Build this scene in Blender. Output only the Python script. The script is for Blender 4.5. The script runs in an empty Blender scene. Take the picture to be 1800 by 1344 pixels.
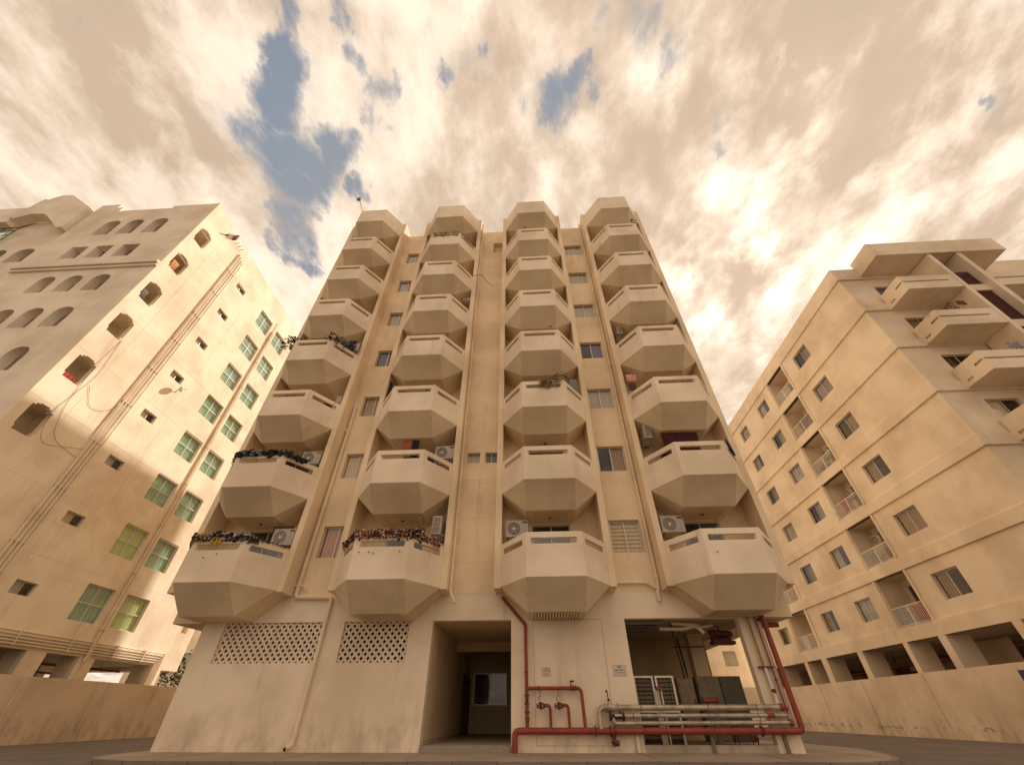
import bpy, math, random
from mathutils import Vector, Matrix
rnd = random.Random(7)
S = bpy.context.scene
COL = S.collection
R = math.radians

# ------------------------------------------------------------------ camera
CAM = Vector((0.0, -14.859, 0.793)); FPX, PCX, PCY = 690.4, 900.0, 672.0
pt, yw, rl = R(40.245), R(-3.088), R(-0.099)
CF = Vector((math.sin(yw)*math.cos(pt), math.cos(yw)*math.cos(pt), math.sin(pt)))
_r = Vector((math.cos(yw), -math.sin(yw), 0)); _u = _r.cross(CF)
CR = math.cos(rl)*_r + math.sin(rl)*_u; CU = -math.sin(rl)*_r + math.cos(rl)*_u
cd = bpy.data.cameras.new('camera'); cam = bpy.data.objects.new('camera', cd); COL.objects.link(cam)
M = Matrix((CR, CU, -CF)).transposed().to_4x4(); M.translation = CAM; cam.matrix_world = M
cd.sensor_width = 36; cd.lens = FPX/1800*36; cd.clip_end = 2000; cd.clip_start = 0.05
S.camera = cam
def ray(u, v):
    return (CF*FPX + CR*(u-PCX) - CU*(v-PCY)).normalized()

# ------------------------------------------------------------------ sky and sun
SUN_AZ, SUN_EL = R(38.0), R(41.5)           # azimuth measured from +y towards +x
SD = Vector((math.sin(SUN_AZ)*math.cos(SUN_EL), math.cos(SUN_AZ)*math.cos(SUN_EL), math.sin(SUN_EL)))
W = bpy.data.worlds.new('World'); S.world = W; W.use_nodes = True
nt = W.node_tree; nt.nodes.clear(); L = nt.links
def N(t, **k):
    n = nt.nodes.new(t)
    for a, b in k.items(): setattr(n, a, b)
    return n
def mth(op, a, b=None, c=None, clamp=False):
    n = N('ShaderNodeMath', operation=op); n.use_clamp = clamp
    for i, s in enumerate((a, b, c)):
        if s is None: continue
        if isinstance(s, (int, float)): n.inputs[i].default_value = s
        else: L.new(s, n.inputs[i])
    return n.outputs[0]
def vmth(op, a, b=None):
    n = N('ShaderNodeVectorMath', operation=op)
    for i, s in enumerate((a, b)):
        if s is None: continue
        if isinstance(s, (tuple, list, Vector)): n.inputs[i].default_value = s
        else: L.new(s, n.inputs[i])
    return n
def sstep(x, lo, hi, a=0.0, b=1.0):
    n = N('ShaderNodeMapRange', interpolation_type='SMOOTHSTEP')
    n.inputs[1].default_value = lo; n.inputs[2].default_value = hi
    n.inputs[3].default_value = a; n.inputs[4].default_value = b
    L.new(x, n.inputs[0]); return n.outputs[0]
def wmix(f, a, b):
    n = N('ShaderNodeMix', data_type='RGBA')
    L.new(f, n.inputs[0])
    for i, s in ((6, a), (7, b)):
        if isinstance(s, tuple): n.inputs[i].default_value = (*s, 1)
        else: L.new(s, n.inputs[i])
    return n.outputs[2]
def wnoise(vec, scale, detail=6, rough=.55, out=0, dist=0.0):
    n = N('ShaderNodeTexNoise'); n.inputs['Scale'].default_value = scale
    n.inputs['Detail'].default_value = detail; n.inputs['Roughness'].default_value = rough
    n.inputs['Distortion'].default_value = dist
    L.new(vec, n.inputs['Vector']); return n.outputs[out]
SKY_STRENGTH = 0.1
tc = N('ShaderNodeTexCoord'); dirv = vmth('NORMALIZE', tc.outputs['Generated']).outputs[0]
sep = N('ShaderNodeSeparateXYZ'); L.new(dirv, sep.inputs[0])
den = mth('MAXIMUM', mth('ADD', sep.outputs[2], 0.10), 0.06)
cmb = N('ShaderNodeCombineXYZ')
L.new(mth('DIVIDE', sep.outputs[0], den), cmb.inputs[0]); L.new(mth('DIVIDE', sep.outputs[1], den), cmb.inputs[1])
cp = cmb.outputs[0]                                  # position on a flat cloud layer
def stretch(s):                                      # clouds drawn out along their drift
    n = N('ShaderNodeMapping'); n.inputs['Scale'].default_value = s
    n.inputs['Rotation'].default_value = (0, 0, R(6)); L.new(cp, n.inputs['Vector']); return n.outputs[0]
n_big = wnoise(stretch((1.0, .7, 1)), 1.3, 4, .5)
n_mid = wnoise(stretch((1.0, .74, 1)), 4.4, 9, .60, dist=.25)
n_fine = wnoise(stretch((1.0, .66, 1)), 12.0, 7, .62)
wv = wnoise(stretch((1.0, .6, 1)), 4.2, 7, .62, out=1)
wv2 = vmth('SUBTRACT', wv, (.5, .5, .5)).outputs[0]
wsc = N('ShaderNodeVectorMath', operation='SCALE'); L.new(wv2, wsc.inputs[0]); wsc.inputs['Scale'].default_value = .32
dw = vmth('ADD', dirv, wsc.outputs[0]).outputs[0]
HOLES = [(482,60,42),(498,110,48),(500,170,60),(478,225,48),(512,265,70),(560,285,66),(520,330,62),(500,385,50),(610,270,42),(500,430,36),
         (638,40,34),(655,110,36),(690,165,46),(690,215,38),(700,250,26),(790,60,28),(822,105,30),(850,150,22),
         (975,175,40),(1010,155,30),(905,195,24),(1085,40,46),(1130,65,44),(1190,105,32),(1245,205,20),(1252,250,22),
         (150,55,22),(330,20,22),(1790,170,34),(640,330,26)]
WEAK = {(1245,205), (1252,250), (1190,105), (1790,170), (1130,65), (1085,40), (790,60), (150,55), (330,20), (905,195)}
hole = None
for (u, v, r) in HOLES:
    d0 = ray(u, v); s = (ray(u+r, v)-ray(u-r, v)).length*.5
    dist = vmth('DISTANCE', dw, d0); dd = dist.outputs['Value']
    t = sstep(dd, s*.1, s*1.9, .62 if (u, v) in WEAK else 1.0, 0.0)
    hole = t if hole is None else mth('MAXIMUM', hole, t)
gen = sstep(wnoise(stretch((1.0, .5, 1)), 1.1, 3, .5), .66, .80)           # scattered gaps all over the sky
hole = mth('MAXIMUM', hole, mth('MULTIPLY', gen, .55))
blue = sstep(mth('ADD', hole, mth('ADD', mth('MULTIPLY', mth('SUBTRACT', n_fine, .5), .5), mth('MULTIPLY', mth('SUBTRACT', n_mid, .5), 1.5))), .16, .92)
nish = N('ShaderNodeTexSky', sky_type='NISHITA'); nish.sun_disc = False
nish.sun_elevation = SUN_EL; nish.sun_rotation = SUN_AZ
nish.air_density = 1.0; nish.dust_density = 1.5
tint = N('ShaderNodeMix', data_type='RGBA', blend_type='MULTIPLY'); tint.inputs[0].default_value = 1
L.new(nish.outputs[0], tint.inputs[6]); tint.inputs[7].default_value = (2.9, 2.2, 1.5, 1)
sdot = vmth('DOT_PRODUCT', dirv, tuple(SD)).outputs['Value']
glow = mth('POWER', mth('MAXIMUM', sdot, 0.0), 26.0)
wide = mth('POWER', mth('MAXIMUM', sdot, 0.0), 3.0)
lum = mth('ADD', mth('ADD', mth('MULTIPLY', n_big, .36), mth('MULTIPLY', n_mid, .60)), mth('MULTIPLY', n_fine, .16))
shade = sstep(lum, .465, .67)
shade = mth('ADD', shade, mth('MULTIPLY', mth('SUBTRACT', n_fine, .5), .30), clamp=True)
BRIGHT = [(1270,105,48),(970,85,60),(1445,178,60),(1235,295,58),(1380,360,46),(1425,410,50),(1695,380,55),(1385,510,52),(1225,540,46),(1250,625,55),(1325,590,34),(1112,325,40),
          (915,250,38),(425,92,50),(845,215,40),(415,140,45),(740,170,36),(555,320,40),(560,372,34),(1300,330,44),(1480,300,50),(1150,160,40),(870,60,44),(700,70,30),(1300,690,50),(1600,290,60)]
brt = None
dw3n = N('ShaderNodeVectorMath', operation='SCALE'); L.new(wv2, dw3n.inputs[0]); dw3n.inputs['Scale'].default_value = .42
dw3 = vmth('ADD', dirv, dw3n.outputs[0]).outputs[0]
for (u, v, r) in BRIGHT:
    s = (ray(u+r, v)-ray(u-r, v)).length*.5
    t = sstep(vmth('DISTANCE', dw3, ray(u, v)).outputs['Value'], 0.0, s*1.7, 1.0, 0.0)
    brt = t if brt is None else mth('ADD', brt, mth('MULTIPLY', t, .8))
brt = mth('MINIMUM', brt, 1.0)
shade = mth('ADD', shade, mth('MULTIPLY', brt, .42), clamp=True)
for (u, v, r) in [(1500,90,170),(1380,150,90),(1150,470,80),(1330,470,70),(1640,180,120),(230,170,210),(330,300,120),(1400,260,60)]:
    s = (ray(u+r, v)-ray(u-r, v)).length*.5
    t = sstep(vmth('DISTANCE', dw3, ray(u, v)).outputs['Value'], s*.3, s*1.5, .27, 0.0)
    shade = mth('SUBTRACT', shade, t, clamp=True)
cc = wmix(shade, (.60, .45, .325), (1.0, .815, .64))
edge = sstep(mth('ABSOLUTE', mth('SUBTRACT', blue, .30)), 0.0, .28, .10, 0.0)
thin = sstep(mth('ADD', mth('MULTIPLY', n_mid, .75), mth('MULTIPLY', n_fine, .25)), .48, .66)
gain = mth('ADD', mth('ADD', 1.09, mth('MULTIPLY', wide, .10)), mth('MULTIPLY', mth('MULTIPLY', glow, mth('ADD', .15, thin)), .7))
gain = mth('ADD', mth('ADD', gain, edge), mth('MULTIPLY', brt, .16))
gain = mth('ADD', gain, mth('ADD', mth('MULTIPLY', mth('SUBTRACT', n_mid, .5), .45), mth('MULTIPLY', mth('SUBTRACT', n_fine, .5), .16)))
gn = N('ShaderNodeVectorMath', operation='SCALE'); L.new(cc, gn.inputs[0]); L.new(mth('DIVIDE', gain, SKY_STRENGTH), gn.inputs['Scale'])
dk_ = N('ShaderNodeMix', data_type='RGBA', blend_type='DARKEN'); dk_.inputs[0].default_value = 1; L.new(tint.outputs[2], dk_.inputs[6]); dk_.inputs[7].default_value = (3.1, 3.3, 3.75, 1)
fin_ = wmix(blue, gn.outputs[0], dk_.outputs[2])
bg = N('ShaderNodeBackground'); L.new(fin_, bg.inputs[0]); bg.inputs[1].default_value = SKY_STRENGTH
wo = N('ShaderNodeOutputWorld'); L.new(bg.outputs[0], wo.inputs[0])
sl = bpy.data.lights.new('sun', 'SUN'); sl.energy = 4.6; sl.angle = R(1.4); sl.color = (1.0, .89, .77)
so = bpy.data.objects.new('sun', sl); COL.objects.link(so); so.rotation_euler = SD.to_track_quat('Z', 'Y').to_euler(); so.location = (60, 60, 80)
S.view_settings.view_transform = 'Standard'; S.view_settings.look = 'None'
S.view_settings.exposure = 0.06; S.view_settings.gamma = 1.0; S.view_settings.use_curve_mapping = False
S.render.engine = 'CYCLES'; S.cycles.max_bounces = 7; S.cycles.diffuse_bounces = 4; S.cycles.transparent_max_bounces = 8

# ------------------------------------------------------------------ materials
def newmat(name):
    m = bpy.data.materials.new(name); m.use_nodes = True
    t = m.node_tree; return m, t, t.nodes['Principled BSDF']
def tn(t, kind, **k):
    n = t.nodes.new(kind)
    for a, b in k.items(): setattr(n, a, b)
    return n
def plaster(name, col, dirt=.5, streak=.5, grime=(.20, .13, .075), ground=0.0, bump=.25, rough=.88, peel=0.0, boards=0.0):
    m, t, b = newmat(name); l = t.links
    geo = tn(t, 'ShaderNodeNewGeometry'); pos = geo.outputs['Position']
    def nz(scale, detail=5, rough_=.55, sc=None):
        v = pos
        if sc:
            mp = tn(t, 'ShaderNodeMapping'); mp.inputs['Scale'].default_value = sc; l.new(pos, mp.inputs['Vector']); v = mp.outputs[0]
        n = tn(t, 'ShaderNodeTexNoise'); n.inputs['Scale'].default_value = scale; n.inputs['Detail'].default_value = detail
        n.inputs['Roughness'].default_value = rough_; l.new(v, n.inputs['Vector']); return n.outputs[0]
    def mr(x, lo, hi, a=0., bb=1.):
        n = tn(t, 'ShaderNodeMapRange', interpolation_type='SMOOTHSTEP')
        for i, q in enumerate((lo, hi, a, bb)): n.inputs[i+1].default_value = q
        l.new(x, n.inputs[0]); return n.outputs[0]
    def mx(f, a, c):
        n = tn(t, 'ShaderNodeMix', data_type='RGBA')
        if isinstance(f, float): n.inputs[0].default_value = f
        else: l.new(f, n.inputs[0])
        for i, q in ((6, a), (7, c)):
            if isinstance(q, tuple): n.inputs[i].default_value = (*q, 1)
            else: l.new(q, n.inputs[i])
        return n.outputs[2]
    def ml(a, c):
        n = tn(t, 'ShaderNodeMath', operation='MULTIPLY'); l.new(a, n.inputs[0])
        if isinstance(c, float): n.inputs[1].default_value = c
        else: l.new(c, n.inputs[1])
        return n.outputs[0]
    lite = tuple(min(.95, x*1.07) for x in col); dk = tuple(x*f for x, f in zip(col, (.86, .83, .79)))
    c = mx(mr(nz(.45, 6), .35, .68), lite, dk)
    c = mx(ml(mr(nz(1.0, 4, .6, (2.6, 2.6, .22)), .54, .74), ml(mr(nz(.6, 3), .42, .62), .32*streak)), c, grime)
    c = mx(ml(mr(nz(1.7, 7, .65), .57, .75), .26*dirt), c, grime)
    if ground:
        sp = tn(t, 'ShaderNodeSeparateXYZ'); l.new(pos, sp.inputs[0])
        g = ml(mr(sp.outputs[2], 0.0, 1.3, 1., 0.), mr(nz(2.2, 6, .65, (1, 1, .55)), .40, .70))
        c = mx(ml(g, .55*ground), c, grime)
        if peel:
            add = tn(t, 'ShaderNodeMath', operation='ADD'); l.new(sp.outputs[2], add.inputs[0])
            l.new(ml(nz(3.2, 7, .75), .75), add.inputs[1])
            ab = tn(t, 'ShaderNodeMath', operation='SUBTRACT'); l.new(add.outputs[0], ab.inputs[0]); ab.inputs[1].default_value = .66
            a2 = tn(t, 'ShaderNodeMath', operation='ABSOLUTE'); l.new(ab.outputs[0], a2.inputs[0])
            pm = ml(mr(a2.outputs[0], .05, .075, 1., 0.), mr(nz(1.1, 5, .7), .50, .53))
            c = mx(ml(pm, peel), c, (.30, .245, .18))
    if boards:                                       # formwork board marks running across the soffit
        wv_ = tn(t, 'ShaderNodeTexWave', bands_direction='X'); wv_.inputs['Scale'].default_value = 7.0; wv_.inputs['Distortion'].default_value = 1.2; wv_.inputs['Detail'].default_value = 3
        l.new(pos, wv_.inputs['Vector'])
        c = mx(ml(mr(wv_.outputs[0], .0, .35, 1., 0.), .075*boards), c, grime)
    l.new(c, b.inputs['Base Color'])
    b.inputs['Roughness'].default_value = rough
    bp = tn(t, 'ShaderNodeBump'); bp.inputs['Strength'].default_value = bump; bp.inputs['Distance'].default_value = .012
    hh = tn(t, 'ShaderNodeMath', operation='ADD'); l.new(nz(26, 5, .6), hh.inputs[0]); l.new(ml(nz(3.0, 3), .9), hh.inputs[1])
    l.new(hh.outputs[0], bp.inputs['Height']); l.new(bp.outputs[0], b.inputs['Normal'])
    return m
def simple(name, col, rough=.6, metal=0., var=.25, scale=6., bump=.0, col2=None):
    m, t, b = newmat(name); l = t.links
    geo = tn(t, 'ShaderNodeTexCoord')
    n = tn(t, 'ShaderNodeTexNoise'); n.inputs['Scale'].default_value = scale; n.inputs['Detail'].default_value = 6; n.inputs['Roughness'].default_value = .65
    l.new(geo.outputs['Object'], n.inputs['Vector'])
    mrn = tn(t, 'ShaderNodeMapRange', interpolation_type='SMOOTHSTEP'); mrn.inputs[1].default_value = .38; mrn.inputs[2].default_value = .66
    l.new(n.outputs[0], mrn.inputs[0])
    mxn = tn(t, 'ShaderNodeMix', data_type='RGBA'); l.new(mrn.outputs[0], mxn.inputs[0])
    mxn.inputs[6].default_value = (*col, 1); mxn.inputs[7].default_value = (*(col2 or tuple(c*(1-var) for c in col)), 1)
    l.new(mxn.outputs[2], b.inputs['Base Color']); b.inputs['Roughness'].default_value = rough; b.inputs['Metallic'].default_value = metal
    if bump:
        bp = tn(t, 'ShaderNodeBump'); bp.inputs['Strength'].default_value = bump; bp.inputs['Distance'].default_value = .01
        l.new(n.outputs[0], bp.inputs['Height']); l.new(bp.outputs[0], b.inputs['Normal'])
    return m
def striped(name, a, c, scale=40., rough=.9, axis='X'):
    m, t, b = newmat(name); l = t.links
    tcn = tn(t, 'ShaderNodeTexCoord'); w = tn(t, 'ShaderNodeTexWave', bands_direction=axis); w.inputs['Scale'].default_value = scale
    w.inputs['Distortion'].default_value = .6; l.new(tcn.outputs['Object'], w.inputs['Vector'])
    mxn = tn(t, 'ShaderNodeMix', data_type='RGBA'); l.new(w.outputs[0], mxn.inputs[0])
    mxn.inputs[6].default_value = (*a, 1); mxn.inputs[7].default_value = (*c, 1)
    l.new(mxn.outputs[2], b.inputs['Base Color']); b.inputs['Roughness'].default_value = rough
    return m
def glass(name, tint_, refl=.22, rough=.03):
    m, t, b = newmat(name); l = t.links; t.nodes.remove(b)
    o = t.nodes['Material Output']
    tr = tn(t, 'ShaderNodeBsdfTransparent'); tr.inputs[0].default_value = (*tint_, 1)
    gl = tn(t, 'ShaderNodeBsdfGlossy'); gl.inputs['Roughness'].default_value = rough; gl.inputs[0].default_value = (.95, .95, .95, 1)
    fr = tn(t, 'ShaderNodeFresnel'); fr.inputs[0].default_value = 1.5
    ad = tn(t, 'ShaderNodeMath', operation='ADD'); ad.use_clamp = True; l.new(fr.outputs[0], ad.inputs[0]); ad.inputs[1].default_value = refl*.3
    gb = tn(t, 'ShaderNodeNewGeometry'); iv = tn(t, 'ShaderNodeMath', operation='SUBTRACT'); iv.inputs[0].default_value = 1; l.new(gb.outputs['Backfacing'], iv.inputs[1])
    fm_ = tn(t, 'ShaderNodeMath', operation='MULTIPLY'); l.new(ad.outputs[0], fm_.inputs[0]); l.new(iv.outputs[0], fm_.inputs[1]); ad = fm_
    tc_ = tn(t, 'ShaderNodeTexCoord'); nn = tn(t, 'ShaderNodeTexNoise'); nn.inputs['Scale'].default_value = 2.5; l.new(tc_.outputs['Object'], nn.inputs['Vector'])
    bp = tn(t, 'ShaderNodeBump'); bp.inputs['Strength'].default_value = .12; bp.inputs['Distance'].default_value = .02; l.new(nn.outputs[0], bp.inputs['Height'])
    l.new(bp.outputs[0], gl.inputs['Normal'])
    mx_ = tn(t, 'ShaderNodeMixShader'); l.new(ad.outputs[0], mx_.inputs[0]); l.new(tr.outputs[0], mx_.inputs[1]); l.new(gl.outputs[0], mx_.inputs[2])
    l.new(mx_.outputs[0], o.inputs[0]); return m

CREAM = (.87, .71, .50)
P_MAIN = plaster('main_plaster', CREAM, .35, .7, ground=0.0)
P_BASE = plaster('base_plaster', (.87, .745, .59), .4, .7, ground=.7)
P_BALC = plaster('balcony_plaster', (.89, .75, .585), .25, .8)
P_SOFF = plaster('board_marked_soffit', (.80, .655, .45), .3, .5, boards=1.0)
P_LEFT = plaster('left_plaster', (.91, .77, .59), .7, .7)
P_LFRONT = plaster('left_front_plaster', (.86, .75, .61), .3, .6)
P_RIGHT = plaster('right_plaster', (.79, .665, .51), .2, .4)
P_WALL = plaster('garden_wall_plaster', (.78, .64, .49), .5, .6, ground=.7, peel=.7)
P_WALL2 = plaster('left_garden_wall_plaster', (.78, .63, .47), .7, .8, ground=.8)
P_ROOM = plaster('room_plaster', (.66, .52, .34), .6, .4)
P_REAR = plaster('rear_plaster', (.88, .76, .60), .3, .4)
M_CONC = plaster('worn_concrete', (.50, .42, .33), 1.4, .8, bump=.7, ground=.8)
M_GRAN = simple('speckled_granite', (.40, .34, .28), .7, 0, .55, 90)
M_ASPH = simple('road_surface', (.155, .125, .098), .92, 0, .28, .8, .5)
M_PAVE = plaster('pavement_concrete', (.36, .29, .22), 1.2, 0, bump=.6)
M_KERB = plaster('kerb_concrete', (.24, .19, .145), 1.2, .8, bump=.7)
M_ALU = simple('window_aluminium', (.62, .58, .52), .38, .55, .15, 9)
M_DARKALU = simple('dark_aluminium', (.16, .13, .10), .45, .5)
M_GLASS = glass('window_glass', (.96, .96, .94), .1)
M_GREEN = glass('green_glass', (.86, .93, .88), .2)
M_DGLASS = glass('dark_glass', (.55, .55, .55), .3)
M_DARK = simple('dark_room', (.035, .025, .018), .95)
M_RED = simple('red_paint', (.33, .045, .028), .5, 0, .35, 4, .2, (.20, .045, .03))
M_REDD = simple('dark_red_paint', (.17, .028, .020), .55, 0, .4, 8)
M_SILV = simple('galvanised_pipe', (.54, .48, .40), .45, .5, .3, 3.5, .1, (.36, .29, .21))
M_PVC = plaster('painted_pipe', (.82, .70, .54), .4, .4, rough=.6, bump=.1)
M_BLACK = simple('black_rubber', (.022, .02, .018), .6)
M_WHITE = simple('white_metal', (.80, .74, .66), .5, 0, .12, 4)
M_GRILLE = simple('fan_grille', (.12, .10, .085), .6)
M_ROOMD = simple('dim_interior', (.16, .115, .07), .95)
M_CAB = simple('cabinet_metal', (.20, .165, .12), .55, .1, .3, 2.5)
M_TAN = simple('tan_panel', (.30, .21, .14), .7)
M_YELL = simple('ochre_pipe', (.50, .27, .07), .6)
M_LATT = simple('brown_grille', (.13, .035, .025), .7)
M_WIRE = simple('wire', (.05, .04, .035), .7)
M_SIGNW = simple('sign_white', (.74, .66, .56), .5, 0, .05)
M_SIGNK = simple('sign_black', (.03, .025, .022), .6)
M_NAVY = simple('navy_sign', (.025, .035, .09), .4)
M_LEAF = simple('leaves', (.075, .085, .03), .7, 0, .5, 20)
M_DRY = simple('dry_stems', (.20, .13, .085), .9)
M_BARK = simple('bark', (.16, .11, .07), .9)
C_PINK = striped('red_striped_curtain', (.80, .52, .42), (.48, .20, .16), 5)
C_BEIGE = striped('beige_curtain', (.86, .74, .56), (.62, .50, .34), 5)
C_GREY = striped('grey_curtain', (.72, .66, .58), (.52, .46, .39), 5)
C_BROWN = striped('brown_curtain', (.62, .42, .26), (.38, .22, .13), 5)
C_BLUE = striped('blue_patterned_curtain', (.22, .24, .34), (.10, .11, .19), 8, axis='Z')
C_BLIND = striped('slatted_blind', (.90, .76, .56), (.50, .32, .14), 2.2, axis='Z')
C_GREENB = simple('green_roller_blind', (.56, .66, .57), .9, 0, .25, 2)
C_YELB = simple('yellow_roller_blind', (.88, .82, .44), .9, 0, .12, 3)
def cloth(n, c, c2=None): return simple(n, c, .95, 0, .4, 14, .2, c2)
F_BLACK = cloth('black_cloth', (.035, .032, .035)); F_RED = cloth('red_cloth', (.42, .06, .04)); F_WHITE = cloth('white_cloth', (.62, .56, .50))
F_GREY = cloth('grey_cloth', (.16, .16, .18), (.42, .40, .38)); F_YEL = cloth('yellow_cloth', (.55, .33, .06)); F_PAT = cloth('red_white_cloth', (.62, .20, .15), (.75, .60, .52))
F_MAR = cloth('maroon_cloth', (.075, .012, .015)); F_BROWN = cloth('brown_cloth', (.15, .07, .045)); F_BLUE = cloth('blue_cloth', (.10, .13, .22)); F_ORANGE = cloth('orange_cloth', (.65, .24, .06), (.75, .5, .35))
F_CORAL = cloth('coral_cloth', (.62, .15, .10))

# ------------------------------------------------------------------ mesh helpers
WL = {}
def wloc(o): return WL.get(o.name, Vector((0, 0, 0)))
class MB:
    def __init__(s): s.v = []; s.f = []
    def quad(s, *p):
        i = len(s.v); s.v += [Vector(q) for q in p]; s.f.append(tuple(range(i, i+len(p)))); return s
    def box(s, x0, x1, y0, y1, z0, z1):
        i = len(s.v); s.v += [Vector(p) for p in ((x0,y0,z0),(x1,y0,z0),(x1,y1,z0),(x0,y1,z0),(x0,y0,z1),(x1,y0,z1),(x1,y1,z1),(x0,y1,z1))]
        s.f += [tuple(i+k for k in q) for q in ((0,3,2,1),(4,5,6,7),(0,1,5,4),(1,2,6,5),(2,3,7,6),(3,0,4,7))]; return s
    def obox(s, c, ax, ay, az):                       # oriented box: centre and three half-axes
        c, ax, ay, az = map(Vector, (c, ax, ay, az)); i = len(s.v)
        s.v += [c-ax-ay-az, c+ax-ay-az, c+ax+ay-az, c-ax+ay-az, c-ax-ay+az, c+ax-ay+az, c+ax+ay+az, c-ax+ay+az]
        s.f += [tuple(i+k for k in q) for q in ((0,3,2,1),(4,5,6,7),(0,1,5,4),(1,2,6,5),(2,3,7,6),(3,0,4,7))]; return s
    def tube(s, path, r, n=10, cap=True):
        path = [Vector(p) for p in path]; rings = []
        ref = None
        for k, p in enumerate(path):
            a = path[k]-path[k-1] if k else path[1]-path[0]
            b_ = path[k+1]-path[k] if k < len(path)-1 else a
            t_ = (a.normalized()+b_.normalized())
            t_ = t_.normalized() if t_.length > 1e-6 else a.normalized()
            if ref is None:
                ref = Vector((0, 0, 1)) if abs(t_.z) < .9 else Vector((1, 0, 0))
            u_ = (ref - t_*ref.dot(t_))
            if u_.length < 1e-4: u_ = t_.orthogonal()
            u_.normalize(); w_ = t_.cross(u_); ref = u_
            sc = 1/max(.5, math.cos(a.angle(b_)/2)) if 0 < k < len(path)-1 else 1
            rr = r[k] if isinstance(r, (list, tuple)) else r
            base = len(s.v); s.v += [p+(u_*math.cos(2*math.pi*j/n)+w_*math.sin(2*math.pi*j/n))*rr*(1 if k in (0, len(path)-1) else min(sc, 1.2)) for j in range(n)]
            rings.append(base)
        for q, w_ in zip(rings, rings[1:]):
            for j in range(n): s.f.append((q+j, q+(j+1) % n, w_+(j+1) % n, w_+j))
        if cap:
            s.f.append(tuple(rings[0]+j for j in range(n))[::-1]); s.f.append(tuple(rings[-1]+j for j in range(n)))
        return s
    def cyl(s, a, b_, r, n=14): return s.tube([a, b_], r, n)
    def wall(s, P0, P1, z0, z1, t, nrm, holes=(), Q0=None, Q1=None, back=True):
        """wall from P0 to P1 (plan), outer face there, thickness t against nrm, holes (s0,s1,za,zb) in metres along"""
        P0, P1 = Vector(P0).to_2d() if len(P0) == 3 else Vector(P0), Vector(P1)
        Ln = (P1-P0).length; n2 = Vector(nrm)
        Q0 = Vector(Q0) if Q0 is not None else P0-n2*t; Q1 = Vector(Q1) if Q1 is not None else P1-n2*t
        ss = sorted({0.0, Ln, *[h[i] for h in holes for i in (0, 1)]}); zs = sorted({z0, z1, *[h[i] for h in holes for i in (2, 3)]})
        def o(a, z): p = P0.lerp(P1, a/Ln); return (p.x, p.y, z)
        def q(a, z): p = Q0.lerp(Q1, a/Ln); return (p.x, p.y, z)
        def empty(i, j):
            if i < 0 or j < 0 or i >= len(ss)-1 or j >= len(zs)-1: return None
            a = (ss[i]+ss[i+1])/2; z = (zs[j]+zs[j+1])/2
            return any(h[0] < a < h[1] and h[2] < z < h[3] for h in holes)
        for i in range(len(ss)-1):
            for j in range(len(zs)-1):
                a, b_, c, d = ss[i], ss[i+1], zs[j], zs[j+1]
                if empty(i, j): continue
                s.quad(o(a, c), o(b_, c), o(b_, d), o(a, d))
                if back: s.quad(q(a, c), q(a, d), q(b_, d), q(b_, c))
                if empty(i-1, j) is not False: s.quad(o(a, c), o(a, d), q(a, d), q(a, c))
                if empty(i+1, j) is not False: s.quad(o(b_, c), q(b_, c), q(b_, d), o(b_, d))
                if empty(i, j-1) is not False: s.quad(o(a, c), q(a, c), q(b_, c), o(b_, c))
                if empty(i, j+1) is not False: s.quad(o(a, d), o(b_, d), q(b_, d), q(a, d))
        return s
    def mesh(s, name, mat, off=Vector((0, 0, 0)), smooth=False, weld=False):
        me = bpy.data.meshes.new(name); me.from_pydata([tuple(v-off) for v in s.v], [], s.f)
        me.materials.append(mat); me.update()
        if smooth:
            for p in me.polygons: p.use_smooth = True
            try: me.set_sharp_from_angle(angle=R(40))
            except Exception: pass
        if weld or smooth:
            import bmesh
            bm = bmesh.new(); bm.from_mesh(me); bmesh.ops.remove_doubles(bm, verts=bm.verts, dist=.0004); bmesh.ops.recalc_face_normals(bm, faces=bm.faces); bm.to_mesh(me); bm.free()
        return me
    def build(s, name, mat, parent=None, smooth=False, weld=False, kind=None):
        off = wloc(parent) if parent else Vector((0, 0, 0))
        o = bpy.data.objects.new(name, s.mesh(name, mat, off, smooth, weld)); COL.objects.link(o)
        if parent: o.parent = parent; WL[o.name] = off
        if kind: o['kind'] = kind
        return o
def thing(name, label, cat, loc=(0, 0, 0), rz=0., group=None):
    o = bpy.data.objects.new(name, None); COL.objects.link(o); o.location = loc; o.rotation_euler[2] = rz
    o.empty_display_size = .2
    o['label'] = label; o['category'] = cat
    if group: o['group'] = group
    WL[o.name] = Vector(loc); return o
def tag(o, label, cat, group=None):
    o['label'] = label; o['category'] = cat
    if group: o['group'] = group
    return o
def put(name, me, parent, loc, rz=0., label=None):
    """an instance of a shared mesh as a part, at a world place"""
    o = bpy.data.objects.new(name, me); COL.objects.link(o)
    if parent: o.parent = parent; o.location = Vector(loc)-wloc(parent)
    else: o.location = loc
    o.rotation_euler[2] = rz; WL[o.name] = Vector(loc)
    if label: o['label'] = label
    return o
def sub(name, me, parent, loc=(0, 0, 0), rz=0.):
    o = bpy.data.objects.new(name, me); COL.objects.link(o); o.parent = parent; o.location = loc; o.rotation_euler[2] = rz; return o
def copy_tree(o, loc, rz=0., label=None, group=None, parent=None):
    c = o.copy(); COL.objects.link(c)
    if parent is None:
        c.location = loc; c.rotation_euler[2] = rz; WL[c.name] = Vector(loc)
        if label: c['label'] = label
        if group: c['group'] = group
    else: c.parent = parent
    for ch in list(o.children): copy_tree(ch, None, parent=c)
    return c
def bevel(o, w=.012):
    m = o.modifiers.new('bevel', 'BEVEL'); m.width = w; m.segments = 2; m.limit_method = 'ANGLE'; m.angle_limit = R(35)
    return o

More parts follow.
